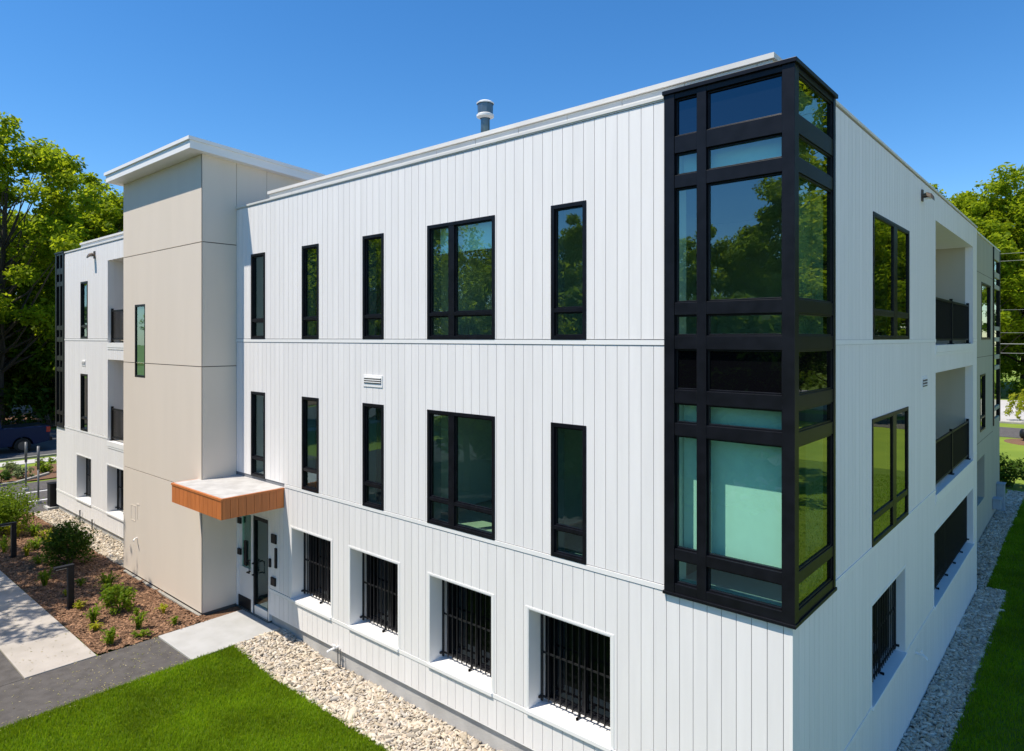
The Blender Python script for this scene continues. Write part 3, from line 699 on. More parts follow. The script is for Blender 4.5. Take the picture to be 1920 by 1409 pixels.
# ---- gravel made of real stones
t = (1+5**.5)/2
ICO_V = np.array([(-1,t,0),(1,t,0),(-1,-t,0),(1,-t,0),(0,-1,t),(0,1,t),(0,-1,-t),(0,1,-t),(t,0,-1),(t,0,1),(-t,0,-1),(-t,0,1)], float)
ICO_V /= np.linalg.norm(ICO_V[0])
ICO_F = np.array([(0,11,5),(0,5,1),(0,1,7),(0,7,10),(0,10,11),(1,5,9),(5,11,4),(11,10,2),(10,7,6),(7,1,8),(3,9,4),(3,4,2),(3,2,6),(3,6,8),(3,8,9),(4,9,5),(2,4,11),(6,2,10),(8,6,7),(9,8,1)])
def subdiv(V, F):
    V = list(map(tuple, V)); cache = {}; out = []
    def mid(a, b):
        k_ = (min(a, b), max(a, b))
        if k_ not in cache:
            p_ = np.array(V[a])+np.array(V[b]); p_ /= np.linalg.norm(p_); cache[k_] = len(V); V.append(tuple(p_))
        return cache[k_]
    for a, b, c_ in F:
        x, y, z = mid(a, b), mid(b, c_), mid(c_, a); out += [(a,x,z),(b,y,x),(c_,z,y),(x,y,z)]
    return np.array(V), np.array(out)
ICO2 = subdiv(ICO_V, ICO_F)
def euler(n, r, tilt):
    yaw = r.uniform(0, 6.283, n); a = r.normal(0, tilt, n); b = r.normal(0, tilt, n)
    cy_, sy_ = np.cos(yaw), np.sin(yaw); ca, sa = np.cos(a), np.sin(a); cb_, sb = np.cos(b), np.sin(b)
    Rz = np.zeros((n,3,3)); Rz[:,0,0]=cy_; Rz[:,0,1]=-sy_; Rz[:,1,0]=sy_; Rz[:,1,1]=cy_; Rz[:,2,2]=1
    Rx = np.zeros((n,3,3)); Rx[:,0,0]=1; Rx[:,1,1]=ca; Rx[:,1,2]=-sa; Rx[:,2,1]=sa; Rx[:,2,2]=ca
    Ry = np.zeros((n,3,3)); Ry[:,0,0]=cb_; Ry[:,0,2]=sb; Ry[:,1,1]=1; Ry[:,2,0]=-sb; Ry[:,2,2]=cb_
    return Rz@Rx@Ry
def stones(name, x0, x1, y0, y1, dens, seed, base=ICO2, size=.030, label=None):
    r = np.random.default_rng(seed); n = int((x1-x0)*(y1-y0)*dens)
    P = np.stack([r.uniform(x0, x1, n), r.uniform(y0, y1, n), np.zeros(n)], -1)
    s = size*np.exp(r.normal(0, .38, n)); S = np.stack([s*r.uniform(1.0, 2.3, n), s*r.uniform(.5, .9, n), s*r.uniform(.4, .7, n)], -1)
    P[:, 2] = H(P[:, 0], P[:, 1])+r.uniform(-.01, .038, n)
    V0, F0 = base; nz = 1+r.normal(0, .09, (n, len(V0), 1))
    V = (V0[None]*nz*S[:, None, :])@np.transpose(euler(n, r, .35), (0, 2, 1))+P[:, None, :]
    F = F0[None]+(np.arange(n)*len(V0))[:, None, None]
    return tag(np_mesh(name, V.reshape(-1, 3), F.reshape(-1, 3), M['stone'], smooth=True), label, None, None, 'stuff')
def bed(x0, x1, y0, y1): tag(sheet('gravel_bed', np.arange(x0, x1+.1, .1), np.linspace(y0, y1, 8), M['gravelbed'], .006), kind='structure')
bed(-10.43, .6, -1.0, .06); bed(-25.4, -16.88, -.72, .06); bed(.0, .62, .06, 14.6); bed(-.44, .16, 14.6, 27.8)
stones('gravel', -10.42, -3.4, -1.01, .05, 1600, 1, size=.022); stones('gravel', -3.4, .62, -1.01, .05, 400, 2, (ICO_V, ICO_F))
stones('gravel', -25.4, -16.9, -.72, .05, 1000, 3, (ICO_V, ICO_F), size=.025); stones('gravel', .02, .62, .06, 14.6, 1500, 4, (ICO_V, ICO_F), size=.024); stones('gravel', -.43, .16, 14.6, 27.8, 900, 5, (ICO_V, ICO_F), size=.027)
# ---- mulch chips
def chips(x0, x1, y0, y1, n, seed):
    r = np.random.default_rng(seed); x = r.uniform(x0, x1, n); y = r.uniform(y0, y1, n); z = H(x, y)+bedf(x, y)+.006
    L = r.uniform(.012, .040, n); W = L*r.uniform(.18, .45, n)
    c_ = np.array([(-1,-1,0),(1,-1,0),(1,1,.35),(-1,1,.1)], float)
    V = c_[None]*np.stack([L, W, W], -1)[:, None, :]; V = V@np.transpose(euler(n, r, .35), (0, 2, 1))+np.stack([x, y, z], -1)[:, None, :]
    F = np.arange(n*4).reshape(n, 4); return tag(np_mesh('bark_mulch', V.reshape(-1, 3), F, M['chip']), kind='stuff')
chips(-25.3, -11.98, -2.90, -.76, 30000, 8)
# ---- grass blades
def grass(name, n, sampler, hgt, wid, seed, label=None):
    r = np.random.default_rng(seed); x, y = sampler(r, n); n = len(x); z = H(x, y)
    yaw = r.uniform(0, 6.283, n); h = hgt*np.exp(r.normal(0, .3, n)); lean = r.uniform(.1, .8, n)*h; w_ = wid*r.uniform(.6, 1.3, n)
    dx, dy = np.cos(yaw), np.sin(yaw); px_, py_ = -dy, dx
    def pt_(a, l, hh): return np.stack([x+px_*w_*a+dx*l, y+py_*w_*a+dy*l, z+hh], -1)
    V = np.stack([pt_(-1, 0*h, 0*h), pt_(1, 0*h, 0*h), pt_(.75, lean*.35, h*.6), pt_(-.75, lean*.35, h*.6), pt_(0, lean, h)], 1)
    b = np.arange(n)*5; F = np.concatenate([np.stack([b, b+1, b+2], -1), np.stack([b, b+2, b+3], -1), np.stack([b+3, b+2, b+4], -1)])
    return tag(np_mesh(name, V.reshape(-1, 3), F, M['grass']), label, None, None, 'stuff')
def s_front(r, n):
    x = np.maximum(r.uniform(-10.44, -1.5, n*2), -10.44)+r.normal(0, .018, n*2); y = -1.0-np.abs(r.uniform(-.02, 5.0, n*2))+r.normal(0, .03, n*2)
    return x[:n], y[:n]
grass('grass', 300000, s_front, .048, .0042, 11)
def s_corner(r, n):
    x = r.uniform(-1.5, 7.5, n); y = -1.0-np.abs(r.uniform(-.02, 5.5, n))+r.normal(0, .03, n); return x, y
grass('grass', 150000, s_corner, .05, .0055, 13)
def s_right(r, n):
    y = r.uniform(-1, 28, n); xo = np.where(y < 14.6, .62, .17); return xo+np.where(r.uniform(0, 1, n) < .6, r.exponential(1.1, n), r.uniform(0, 7, n)), y
grass('grass', 130000, s_right, .055, .006, 12)

def debris(n, seed):
    r = np.random.default_rng(seed); x = np.concatenate([r.uniform(-11.98, -10.44, n), r.uniform(-18, -12, n//2), -10.46+r.normal(0, .12, n//2)]); k_ = len(x)
    y = np.concatenate([-1.85-np.abs(r.normal(0, 1.9, n)), r.uniform(-4.05, -2.95, n//2), r.uniform(-5.2, -1.9, n//2)]); z = .030+0*x
    z[:n] = .018; z[n+n//2:] = .02
    L = r.uniform(.008, .024, k_); c_ = np.array([(-1,0,0),(0,-.45,.1),(1,0,.25),(0,.45,.1)], float)
    V = (c_[None]*L[:, None, None])@np.transpose(euler(k_, r, .25), (0, 2, 1))+np.stack([x, y, z], -1)[:, None, :]
    return tag(np_mesh('fallen_leaves', V.reshape(-1, 3), np.arange(k_*4).reshape(k_, 4), M['debris']), kind='stuff')
M['debris'] = leaf_mat('dry_leaf', [(.30, .26, .12), (.42, .36, .20), (.20, .22, .06), (.46, .40, .28)], .2)
debris(420, 15)
# ------------------------------------------------------------------ PLANTS AND TREES
def leaf_quads(C, n_each, rad, size, r, flat=.75, up=.5):
    """C (k,3) clump centres, rad (k,), returns quads of small leaf-shaped faces"""
    k = len(C); n = k*n_each; c_ = np.repeat(C, n_each, 0); R0 = np.repeat(np.broadcast_to(rad, (k,)), n_each)
    d = r.normal(0, 1, (n, 3)); d /= np.linalg.norm(d, axis=1)[:, None]; d *= (r.uniform(0, 1, n)**.5)[:, None]
    P = c_+d*R0[:, None]*np.array([1, 1, flat])
    nrm = r.normal(0, 1, (n, 3)); nrm[:, 2] = np.abs(nrm[:, 2])+up; nrm += d*.6; nrm /= np.linalg.norm(nrm, axis=1)[:, None]
    a = np.cross(nrm, r.normal(0, 1, (n, 3))); a /= np.linalg.norm(a, axis=1)[:, None]+1e-9; b = np.cross(nrm, a)
    s = (size*np.exp(r.normal(0, .25, n)))[:, None]
    V = np.stack([P-a*s, P+b*s*.5+a*s*.1, P+a*s+nrm*s*.15, P-b*s*.5+a*s*.1], 1)
    return V.reshape(-1, 3), np.arange(n*4).reshape(n, 4)
def tree_proto(seed, height, rad, cbase, clumps, per, leaf, mleaf, trunk_r, shape=1.0, crad=None):
    r = np.random.default_rng(seed); lob = [(r.normal(0, 1, 3), r.uniform(0, 6.28)) for _ in range(6)]
    C = []
    ch = (height-cbase)/2; cz = cbase+ch
    while len(C) < clumps:
        d = r.normal(0, 1, 3); d /= np.linalg.norm(d); q = r.uniform(.25, 1)**.5
        f_ = 1+.16*sum(math.sin(2.6*float(d@a)+p_) for a, p_ in lob)/1.6
        z = d[2]*q*f_; taper = 1-.28*shape*max(0, z)
        C.append((d[0]*q*f_*rad*taper, d[1]*q*f_*rad*taper, cz+z*ch*.96))
    C = np.array(C)
    cr = crad or .16*(height-cbase)*.75
    V, F = leaf_quads(C, per, cr*r.uniform(.6, 1.15, clumps), leaf, r)
    mb = MB()
    top = cbase+ch*1.3; bend = r.normal(0, .25, 2)
    tp_ = [(0, 0, -.3)]+[(bend[0]*s_*s_*2, bend[1]*s_*s_*2, top*s_) for s_ in (.12, .3, .5, .7, .85, 1)]
    mb.tube(tp_, [trunk_r*1.35, trunk_r, trunk_r*.85, trunk_r*.68, trunk_r*.45, trunk_r*.28, trunk_r*.1], 9)
    for i in range(0, clumps, 2):
        e = C[i]; s_ = np.clip((e[2]-.45*ch*(.6+.8*r.uniform()))/top, cbase*.75/top, .95)
        a = np.array([bend[0]*s_*s_*2, bend[1]*s_*s_*2, top*s_]); mid = a*.5+e*.5+np.array([0, 0, -.06*np.linalg.norm(e-a)])+r.normal(0, .12, 3)
        rr = trunk_r*(.36*(1-s_)+.07)
        mb.tube([a, a*.6+mid*.4+r.normal(0, .06, 3), mid, mid*.45+e*.55+r.normal(0, .1, 3), e], [rr, rr*.8, rr*.6, rr*.35, rr*.12], 5, cap=False)
    t_ = empty('tree'); mb.build('trunk', M['bark'], t_, smooth=True); np_mesh('crown', V, F, mleaf, t_)
    return t_
protos = {}
protos['tall'] = tree_proto(21, 22., 5.6, 4.5, 165, 200, .16, M['leaf_a'], .36, 1.0, 1.05)
protos['round'] = tree_proto(22, 19., 6.6, 3.2, 330, 190, .185, M['leaf_a'], .30, .5, 1.2)
protos['deep'] = tree_proto(23, 17., 5.6, 1.8, 260, 170, .19, M['leaf_b'], .26, .6, 1.15)
protos['airy'] = tree_proto(26, 16., 5.6, 4.5, 150, 85, .13, M['leaf_a'], .20, .6, .85)
protos['canopy'] = tree_proto(27, 18.5, 4.7, 9.0, 150, 190, .15, M['leaf_a'], .22, .5, 1.0)
protos['low'] = tree_proto(24, 8.5, 4.2, .4, 110, 120, .24, M['leaf_b'], .14, .5, 1.05)
used = {}
def tree(kind, x, y, label, s=1., rz=0., group='trees around the building', sz=None):
    p_ = protos[kind]
    o = p_ if kind not in used else copy_tree(p_)
    used[kind] = 1
    o.location = (x, y, float(H(x, y)) if abs(x) < 30 and abs(y) < 40 else float(H(0, 60)) if y > 40 and x > -20 else 0); o.rotation_euler[2] = rz; o.scale = (s, s, sz or s)
    tag(o, label, 'tree', group); return o
# left, beyond the street
tree('tall', -52.6, 3.9, 'tallest fresh green tree at the left edge with dark limbs showing', 1.02, .4, sz=1.08)
tree('round', -58.5, 12.5, 'broad fresh green tree just left of the beige tower roof', 1.0, 1.0)
tree('deep', -61., 8.2, 'deep green tree in the gap between the tall left tree and the tower', 1.0, 2.1)
tree('round', -66., 21.5, 'fresh green tree top peeping over the left roof edge', 1.0, 4.0)
tree('low', -54.5, 7.6, 'low bushy dark tree across the street left of the black glass corner', 1.0, 0)
tree('low', -55., 1.5, 'low bushy dark tree across the street behind the blue truck', 1.05, 2.)
tree('low', -60., 13., 'low bushy dark tree across the street hidden mostly by the building', 1.1, 1.3)
tree('deep', -70., 2., 'deep green tree at the far left edge behind the tallest tree', 1.05, 1.2)
tree('deep', -46.5, -2.4, 'shady street tree at the left edge over the blue truck', .85, .3)
# right, beyond the far paving
tree('round', -11.2, 90., 'large fresh green tree rising behind the right roof edge', 1.30, .6)
tree('round', -4.4, 93., 'large fresh green tree at the right edge behind the cables', 1.36, 2.4)
tree('deep', -9., 104., 'deep green tree between the two large trees on the right', 1.24, 3.3)
tree('round', -9.2, 83., 'fresh green tree above the beige wing at the right', 1.13, 5.1)
tree('round', -10.4, 88., 'fresh green tree peeping over the upper right roof line', 1.04, 3.0)
tree('tall', 3.5, 96., 'tall fresh green tree half out of frame on the right edge', 1.04, 1.3)
tree('deep', -19., 98., 'deep green tree behind the upper right roof line', 1.15, .9)
# mirrored in the right-hand windows
tree('round', 12.5, 49., 'rounded tree beyond the right lawn seen as a reflection in the upper right window', .95, .2)
tree('round', 20., 57., 'rounded tree beyond the right lawn reflected in the side of the black glass corner', 1.1, 5.)
tree('deep', 10.5, 62., 'deep green tree beyond the drive reflected in the right windows', 1.1, 4.4)
tree('deep', 16.5, 44., 'deep green bushy tree reflected above the grass in the lower right window', .9, 1.7)
tree('deep', 27., 50., 'deep green tree farthest along the right lawn, reflected in the corner glass', 1.1, .5)
tree('canopy', 8.6, 16.5, 'high crowned tree over the right lawn, reflected in the side panes of the corner window', .98, 4.0)
# mirrored in the front windows
for (kd, x, y, s_, rz, lb) in (('tall', -12.9, -38.0, .86, .1, 'tall tree across the front lawn mirrored in the big corner pane'),
        ('round', -18.3, -39., .74, 1.1, 'shorter tree across the front lawn mirrored left of the tall one in the corner pane'),
        ('round', -25., -33., .80, 2.2, 'rounded tree mirrored in the narrow window beside the corner glass'),
        ('round', -31., -30., .69, 3.1, 'deep green tree mirrored in the wide upper window'),
        ('round', -38., -24., .85, 4.2, 'rounded tree across the front mirrored in the third narrow window'),
        ('round', -44., -19., .8, 5.2, 'deep green tree across the front mirrored in the narrow windows by the tower')):
    tree(kd, x, y, lb, s_, rz, 'trees mirrored in the front windows')
for x, y, s_, rz, lb in ((-8.5, -15.5, .88, .4, 'unseen bushy tree added nearest the camera to darken the lower wide window'), (-13.5, -17., .95, 1.6, 'unseen bushy tree added to darken the lower narrow windows'), (-19., -16., .8, 2.9, 'unseen bushy tree added farthest from the camera to darken the panes by the tower')):  # unseen trees, added to shade the lot and darken lower window reflections
    tree('low', x, y, lb, s_, rz, 'unseen trees added to darken the lower windows')
# tree beside the walk whose crown shades it
tree('airy', -19.9, -8.5, 'garden tree beside the walk casting dappled shade on it', .80, 2.0, sz=.80)
tree('airy', -16.6, -11.6, 'second garden tree farther from the walk, shading the asphalt', .70, 4.6, sz=.66)

def shrub(name, x, y, wid, hgt, n, leaf, m, label, group=None, seed=0, cat='shrub', flat=1., zoff=0.02):
    r = np.random.default_rng(seed+100); t_ = empty(name, (x, y, float(H(x, y))+zoff)); tag(t_, label, cat, group)
    k = max(6, int(n/45)); d = r.normal(0, 1, (k, 3)); d /= np.linalg.norm(d, axis=1)[:, None]; q = r.uniform(.4, .95, k)[:, None]
    C = d*q*np.array([wid/2, wid/2, hgt/2])*.92; C[:, 2] += hgt*.44; C[:, 2] = np.maximum(C[:, 2], .10*hgt)
    V, F = leaf_quads(C, 45, wid*.17, leaf, r, 1., .3); V[:, 2] = np.maximum(V[:, 2], .02)
    np_mesh('foliage', V, F, m, t_)
    st = MB()
    for i in range(min(k, 9)): st.tube([(0, 0, -.05), tuple(C[i]*.5+np.array([0, 0, -.05])), tuple(C[i])], [.012*wid/1.0+.004, .008, .003], 5, cap=False)
    st.build('stem', M['bark'], t_); return t_
def tuft(x, y, wid, hgt, n, m, label, seed):
    """small plant: arching blades from one root"""
    r = np.random.default_rng(seed+500); t_ = empty('small_plant', (x, y, float(H(x, y)+bedf(x, y)))); tag(t_, label, 'plant', 'small plants in the mulch bed')
    V, F = [], []
    for i in range(n):
        a = r.uniform(0, 6.283); L = wid*.5*r.uniform(.4, 1.1); h = hgt*r.uniform(.55, 1.1); w_ = .012+.010*r.uniform()
        dx, dy = math.cos(a), math.sin(a); ox, oy = r.normal(0, wid*.07, 2)
        pts = [(0, 0), (.35*L, .7*h), (.75*L, h), (L, .78*h)]; ws = [.5, 1, .9, .1]; b = len(V)
        for (l, zz), ww in zip(pts, ws):
            V += [(ox+dx*l-dy*w_*ww, oy+dy*l+dx*w_*ww, zz), (ox+dx*l+dy*w_*ww, oy+dy*l-dx*w_*ww, zz)]
        for q in range(3): F.append((b+2*q, b+2*q+1, b+2*q+3, b+2*q+2))
        for q in range(3):
            l, zz = L*r.uniform(.3, 1), h*r.uniform(.5, 1.05); cx_, cy_ = ox+dx*l+r.normal(0, .02), oy+dy*l+r.normal(0, .02); s_ = .022+.014*r.uniform(); aa = r.uniform(0, 6.28); b = len(V)
            V += [(cx_-math.cos(aa)*s_*1.5, cy_-math.sin(aa)*s_*1.5, zz), (cx_-math.sin(aa)*s_*.6, cy_+math.cos(aa)*s_*.6, zz+.006), (cx_+math.cos(aa)*s_*1.5, cy_+math.sin(aa)*s_*1.5, zz+.01), (cx_+math.sin(aa)*s_*.6, cy_-math.cos(aa)*s_*.6, zz)]
            F.append((b, b+1, b+2, b+3))
    np_mesh('leaf', V, F, m, t_); return t_
shrub('round_shrub', -18.3, -1.62, 1.35, 1.28, 5200, .036, M['leaf_dark'], 'round dense dark green shrub behind the nearer path light', 'shrubs in the mulch bed', 1)
shrub('leafy_bush', -13.95, -1.93, .80, .74, 1300, .036, M['leaf_shrub'], 'leafy bright green bush casting a shadow on open mulch', 'shrubs in the mulch bed', 2)
shrub('round_shrub', -23.2, -1.95, 1.85, 1.62, 5200, .042, M['leaf_shrub'], 'big rounded bush at the left edge beside the walk', 'shrubs in the mulch bed', 3)
PL = [(-15.6,-1.55,.62,.42,60,'leaf_shrub','spiky green plant between the dark round shrub and the leafy bush'),
 (-17.0,-2.5,.45,.40,46,'leaf_shrub','upright green plant just left of the nearer path light'),
 (-14.75,-2.43,.34,.20,26,'leaf_lime','low lime plant at the foot of the nearer path light'),
 (-13.75,-2.44,.40,.34,34,'leaf_shrub','narrow green plant in front of the leafy bush'),
 (-13.25,-2.55,.46,.17,26,'leaf_lime','flat lime plant in open mulch near the walk corner'),
 (-12.35,-2.58,.44,.32,36,'leaf_shrub','bright green tuft nearest the asphalt path'),
 (-12.65,-1.95,.34,.36,34,'leaf_shrub','upright green sprig near the pale doorstep slab'),
 (-12.25,-2.05,.46,.15,26,'leaf_shrub','flat spreading plant at the slab edge of the bed'),
 (-13.1,-1.28,.34,.24,20,'leaf_lime','thin sprig near the foot of the beige tower'),
 (-13.4,-1.72,.22,.18,14,'leaf_shrub','tiny sprig behind the leafy bush shadow'),
 (-12.35,-1.35,.26,.20,16,'leaf_shrub','small sprig between the tower corner and the slab'),
 (-20.1,-2.15,.40,.32,36,'leaf_lime','lime tuft right of the farther path light'),
 (-19.0,-2.15,.50,.22,40,'leaf_shrub','low green mound midway between the two path lights'),
 (-20.9,-1.45,.60,.42,60,'leaf_lime','yellow tipped plant by the pale gravel edge'),
 (-20.6,-1.80,.55,.34,50,'leaf_shrub','green mound in front of the yellow tipped plant'),
 (-20.9,-2.48,.40,.34,40,'leaf_shrub','green tuft at the foot of the farther path light'),
 (-21.5,-2.35,.42,.38,40,'leaf_shrub','green tuft just behind the farther path light'),
 (-22.2,-1.45,.55,.38,54,'leaf_shrub','green plant beside the corner of the pale gravel'),
 (-22.4,-1.9,.70,.50,64,'leaf_lime','lime fronds in front of the big rounded bush'),
 (-16.3,-1.95,.34,.20,22,'leaf_shrub','small plant right behind the nearer path light'),
 (-15.9,-2.35,.26,.18,18,'leaf_lime','lone lime sprig left of the nearer path light'),
 (-22.2,-2.62,.60,.34,40,'leaf_lime','bright lime plant at the left picture edge')]
for i, (x, y, w_, h_, n, mm, lb) in enumerate(PL): tuft(x, y, w_*.92, h_*.9, int(n*.62), M[mm], lb, i)
for i, (x, y, w_, h_, mm, lb) in enumerate(((-33.6, .5, 1.0, .85, 'leaf_grey', 'grey green wispy shrub left of the two metal posts'), (-32.6, .75, .8, .6, 'leaf_grey', 'low grey green shrub behind the taller metal post'),
        (-33.6, 1.75, 1.1, .8, 'leaf_shrub', 'green shrub in the far bed right of the metal posts'), (-33.9, 2.7, 1.1, .8, 'leaf_grey', 'pale shrub in the far bed at the building corner'), (-32.0, -.2, .9, .6, 'leaf_dark', 'dark low shrub at the far kerb behind the rounded bush'))):
    shrub('bed_shrub', x, y, w_, h_, 500, .06, M[mm], lb, 'shrubs in the far bed', 20+i)
shrub('corner_shrub', -27.3, 6.2, 2.4, 3.4, 900, .16, M['leaf_lime'], 'sunlit sapling foliage peeping out left of the building corner', None, 30)
for i, (x, y, lb) in enumerate(((-.55, 28.9, 'dark shrub at the end of the right gravel strip'), (.6, 29.3, 'dark shrub at the right picture edge by the grass'), (1.8, 29.4, 'dark shrub beyond the shaded grass, farthest right'))):
    shrub('dark_shrub', x, y, 1.7, 1.45, 1400, .08, M['leaf_dark'], lb, 'dark shrubs behind the shaded grass', 40+i)
for i in range(7):
    x = -13+i*3.2
    shrub('hedge_shrub', x, 81.5+(i % 2)*1.2, 4.2, 2.3+.4*(i % 3), 700, .20, M['leaf_b'], ['hedge bush along the far paving, hidden behind the building','second hedge bush along the far paving from the building','hedge bush behind the pale paving at the building edge','middle hedge bush behind the pale paving','hedge bush behind the pale paving, beside the weeping tree','hedge bush behind the weeping tree','outermost hedge bush on the right beyond the paving'][i], 'hedge bushes beyond the paving', 50+i)
for i, (x, y, lb) in enumerate(((-52.2, -1.5, 'dark understorey bush added for shade behind the truck cab'), (-52.6, 1.9, 'dark understorey bush added for shade straight behind the truck bed'), (-52.3, 5.3, 'dark understorey bush added for shade behind the truck tailgate'), (-52.8, 8.6, 'dark understorey bush added for shade beside the left corner of the building'))):  # dense row added to darken the area behind the truck
    shrub('shade_bush', x, y, 4.2, 3.4+.5*(i % 2), 900, .17, M['leaf_dark'], lb, 'understorey bushes added for shade across the street', 70+i)
# weeping lime shrub
wt = empty('weeping_tree', (-1.3, 57.5, float(H(0, 57)))); tag(wt, 'weeping lime green small tree on the pale paving at the right edge', 'tree')
r_ = np.random.default_rng(77); Cw = []
for i in range(70):
    a = r_.uniform(0, 6.283); rr = 1.5*r_.uniform(.2, 1); z0 = 2.6-.5*rr; 
    for q in range(4): Cw.append((math.cos(a)*(rr+.1*q), math.sin(a)*(rr+.1*q), z0-.42*q))
V, F = leaf_quads(np.array(Cw), 16, .22, .10, r_, 1.5, 0.); np_mesh('foliage', V, F, M['leaf_lime'], wt)
tk = MB(); tk.tube([(0, 0, -.2), (.05, 0, 1.2), (0, .05, 2.3)], [.09, .07, .03], 8); tk.build('trunk', M['bark'], wt)

# ------------------------------------------------------------------ STREET FURNITURE, VEHICLE
def path_light(x, y, label):
    t_ = empty('path_light', (x, y, .02)); tag(t_, label, 'path light', 'black path lights along the walk')
    p_ = MB(); p_.box(-.06, .06, -.06, .06, 0, .93); p_.build('post', M['dark'], t_, bevel=.006)
    h_ = MB(); h_.box(-.062, .062, -.32, .065, .931, .98); h_.build('lamp_head', M['dark'], t_, bevel=.006)
    l_ = MB(); l_.box(-.045, .045, -.30, -.09, .922, .9305); l_.build('lens', M['trim'], t_)
    b_ = MB(); b_.box(-.10, .10, -.10, .10, -.02, .012); b_.build('base_plate', M['dark'], t_)
path_light(-15.0, -2.52, 'black angled path light in front of the beige tower')
path_light(-20.2, -2.42, 'black angled path light near the left picture edge')
def post(x, y, h_, label):
    t_ = empty('metal_post', (x, y, 0)); tag(t_, label, 'post', 'grey metal posts at the parking apron')
    a = MB(); a.tube([(0, 0, -.1), (0, 0, h_*.62)], .034, 12); a.build('lower_pole', M['galv'], t_, smooth=True)
    b_ = MB(); b_.tube([(0, 0, h_*.6), (0, 0, h_)], .047, 12); b_.build('upper_sleeve', M['galv'], t_, smooth=True)
    c_ = MB(); c_.tube([(0, 0, -.1), (0, 0, .12)], .11, 12); c_.build('footing', M['conc'], t_)
post(-26.95, -.17, 2.12, 'grey metal post nearer the building corner'); post(-29.8, .12, 1.95, 'grey metal post farther left by the shrubs')
cab = empty('utility_cabinet', (-25.86, .12, .02)); tag(cab, 'black utility cabinet at the left corner of the building', 'cabinet')
a = MB(); a.box(-.17, .17, -.25, .25, .06, .86); a.build('body', M['dark'], cab, bevel=.01)
a = MB(); a.box(-.19, .19, -.27, .27, .861, .885); a.build('lid', M['dark'], cab, bevel=.006)
a = MB(); a.box(-.26, .26, -.34, .34, -.06, .059); a.build('base', M['conc'], cab)
for i, (x, h_, lb) in enumerate(((-22.75, .42, 'thin grey standpipe in the left gravel, taller of the two'), (-21.6, .32, 'thin grey standpipe in the left gravel, shorter of the two'))):
    t_ = empty('standpipe', (x, -.06, 0)); tag(t_, lb, 'pipe', 'standpipes in the left gravel')
    a = MB(); a.tube([(0, 0, -.05), (0, 0, h_)], .020, 8); a.build('pipe', M['galv'], t_); a = MB(); a.tube([(0, 0, h_), (0, 0, h_+.03)], .028, 8); a.build('cap', M['galv'], t_)
for i, (y, z0, z1, lb) in enumerate(((22.4, -.05, .30, 'low grey utility box at the foot of the rear wing'), (23.6, -.35, .65, 'taller grey utility box at the far end of the rear wing'))):
    t_ = empty('utility_box', (-.45, y, 0)); tag(t_, lb, 'utility box', 'grey utility boxes at the rear wing')
    a = MB(); a.box(.005, .24, -.22, .22, z0, z1); a.build('body', M['box'], t_, bevel=.01); a = MB(); a.box(.0, .27, -.25, .25, z1+.001, z1+.03); a.build('lid', M['box'], t_, bevel=.004)
bn = empty('barrel_bin', (-1.02, 44.9, float(H(0, 45))+.03)); tag(bn, 'black rounded barrel bin on short legs at the right edge', 'bin')
a = MB(); a.lathe((0, 0, 0), [(0, .18), (.22, .2), (.31, .34), (.31, .62), (.22, .76), (0, .80)], 18); a.build('body', M['dark'], bn, smooth=True)
for k_ in range(3): a = MB(); q = 2.1*k_; a.tube([(.18*math.cos(q), .18*math.sin(q), .24), (.26*math.cos(q), .26*math.sin(q), -.02)], .022, 6); a.build('leg', M['dark'], bn)
# cables and poles
for i, (z, rad, lb) in enumerate(((12.9, .010, 'topmost overhead cable against the right trees'), (12.3, .012, 'second overhead cable from the top'), (8.35, .009, 'third overhead cable from the top, alone among dark leaves'), (6.5, .010, 'fourth overhead cable, just above the pale thick one'), (5.6, .026, 'thickest pale overhead cable'), (4.85, .016, 'lowest overhead cable above the trunks'))):
    pts = [(x, 60., z-.5*(1-((x-2)/27.)**2)*1.0+.5) for x in np.linspace(-25, 29, 19)]
    a = MB(); a.tube(pts, rad, 6); tag(a.build('overhead_cable', M['wire']), lb, 'cable', 'overhead cables')
for x, lb in ((-25., 'wooden utility pole carrying the cables, behind the building'), (29., 'wooden utility pole carrying the cables, beyond the right lawn')):
    t_ = empty('utility_pole', (x, 60.2, -.6)); tag(t_, lb, 'pole', 'utility poles')
    a = MB(); a.tube([(0, 0, 0), (0, 0, 14.2)], [.17, .11], 10); a.build('pole', M['wood'], t_); a = MB(); a.box(-.06, .06, -1.1, 1.1, 13.4, 13.55); a.build('crossarm', M['wood'], t_)

# blue pickup on the street (rear towards +y)
tr = empty('pickup_truck', (-41.6, 3.75, .01)); tag(tr, 'blue pickup truck parked in tree shade at the left edge', 'truck')
def arc(cy_, rr, a0, a1, n=10): return [(cy_+rr*math.cos(a0+(a1-a0)*i/n), .36+rr*math.sin(a0+(a1-a0)*i/n)) for i in range(n+1)]
out = [(-5.45, .45)]+arc(-4.55, .47, math.pi, 0)+arc(-1.22, .47, math.pi, 0)+[(0, .52), (.02, 1.05), (-.02, 1.33), (-2.05, 1.35), (-3.6, 1.28), (-5.25, 1.12), (-5.5, .85)]
bd_ = MB(); bd_.prism(out, lambda a, b_, d_: (d_, a, b_), -.95, .95); bd_.build('body', M['blue'], tr, bevel=.03, recalc=True)
cb_ = MB(); cb_.prism([(-2.1, 1.34), (-2.2, 1.86), (-3.35, 1.90), (-4.1, 1.26)], lambda a, b_, d_: (d_*(1-.12*max(0, b_-1.34)/.55), a, b_), -.90, .90); cb_.build('cab', M['blue'], tr, bevel=.03, recalc=True)
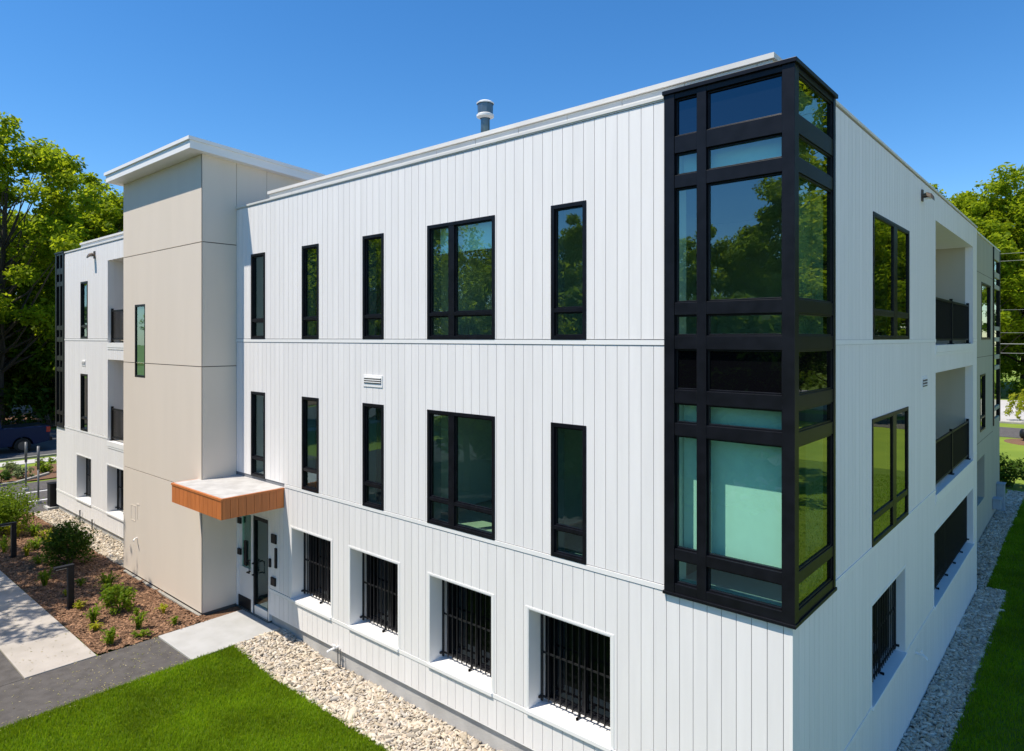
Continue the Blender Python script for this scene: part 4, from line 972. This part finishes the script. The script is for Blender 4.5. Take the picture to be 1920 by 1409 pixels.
for sx in (-1, 1):
    g_ = MB(); g_.prism([(-2.25, 1.42), (-2.32, 1.78), (-3.3, 1.82), (-3.8, 1.38)], lambda a, b_, d_: (sx*(.905-.115*max(0, b_-1.34)/.55)+d_, a, b_), -.004, .006); g_.build('side_window', M['autoglass'], tr, recalc=True)
    tl = MB(); tl.box(sx*.80, sx*.965, -.16, .035, .98, 1.28); tl.build('taillight', M['red'], tr, bevel=.02)
    for yy in (-4.55, -1.22):
        wh_ = MB(); wh_.tube([(sx*.72, yy, .37), (sx*.76, yy, .37), (sx*.94, yy, .37), (sx*.965, yy, .37)], [.33, .38, .38, .33], 24); wo = wh_.build('wheel', M['tyre'], tr)
        rm = MB(); rm.tube([(sx*.90, yy, .37), (sx*.972, yy, .37)], [.24, .22], 18); rm.build('rim', M['chrome'], wo)
rw = MB(); rw.box(-.72, .72, -2.12, -2.095, 1.42, 1.80); rw.build('rear_window', M['autoglass'], tr)
tg = MB(); tg.box(-.76, .76, .021, .05, .78, 1.28); tg.build('tailgate', M['blue'], tr, bevel=.01)
bp_ = MB(); bp_.box(-.93, .93, -.02, .14, .50, .70); bp_.build('rear_bumper', M['dark'], tr, bevel=.03)
bf = MB(); bf.box(-.93, .93, -5.62, -5.45, .45, .72); bf.build('front_bumper', M['dark'], tr, bevel=.03)
bdl = MB(); bdl.box(-.80, .80, -2.04, -.06, 1.345, 1.362); bdl.build('bed_cover', M['dark'], tr)

# ------------------------------------------------------------------ LIGHT, SKY, CAMERA
toward = Vector((-.45, -1., 2.17)).normalized()
sd = bpy.data.lights.new('sun', 'SUN'); sd.energy = 4.4; sd.angle = R_(.53); sd.color = (1., .92, .80)
so = bpy.data.objects.new('sun', sd); COL.objects.link(so); so.rotation_euler = (-toward).to_track_quat('-Z', 'Y').to_euler(); so.location = (-20, -40, 60)
wd_ = bpy.data.worlds.new('World'); sc.world = wd_; wd_.use_nodes = True; wt_ = wd_.node_tree
sk = wt_.nodes.new('ShaderNodeTexSky'); sk.sky_type = 'NISHITA'; sk.sun_disc = False
sk.sun_elevation = math.asin(toward.z); sk.sun_rotation = math.atan2(toward.x, toward.y); sk.air_density = 1.0; sk.dust_density = .15; sk.ozone_density = 6.0; sk.altitude = 200
bg = wt_.nodes['Background']; bg.inputs['Strength'].default_value = .115
hs = wt_.nodes.new('ShaderNodeHueSaturation'); hs.inputs['Saturation'].default_value = 1.23; hs.inputs['Value'].default_value = 1.16
wt_.links.new(sk.outputs['Color'], hs.inputs['Color']); wt_.links.new(hs.outputs['Color'], bg.inputs['Color'])
ca = bpy.data.cameras.new('camera'); co = bpy.data.objects.new('camera', ca); COL.objects.link(co); sc.camera = co
co.location = (2.5056, -7.4709, 6.1); co.rotation_euler = (math.pi/2, 0, math.atan2(1105, 1268.))
ca.sensor_width = 36; ca.lens = 36*1268/1920; ca.shift_y = -70.5/1920; ca.clip_end = 2000; ca.clip_start = .05
sc.view_settings.view_transform = 'Standard'; sc.view_settings.look = 'None'; sc.view_settings.exposure = .45; sc.view_settings.gamma = 1
sc.cycles.max_bounces = 8; sc.cycles.transparent_max_bounces = 12; sc.cycles.use_denoising = True
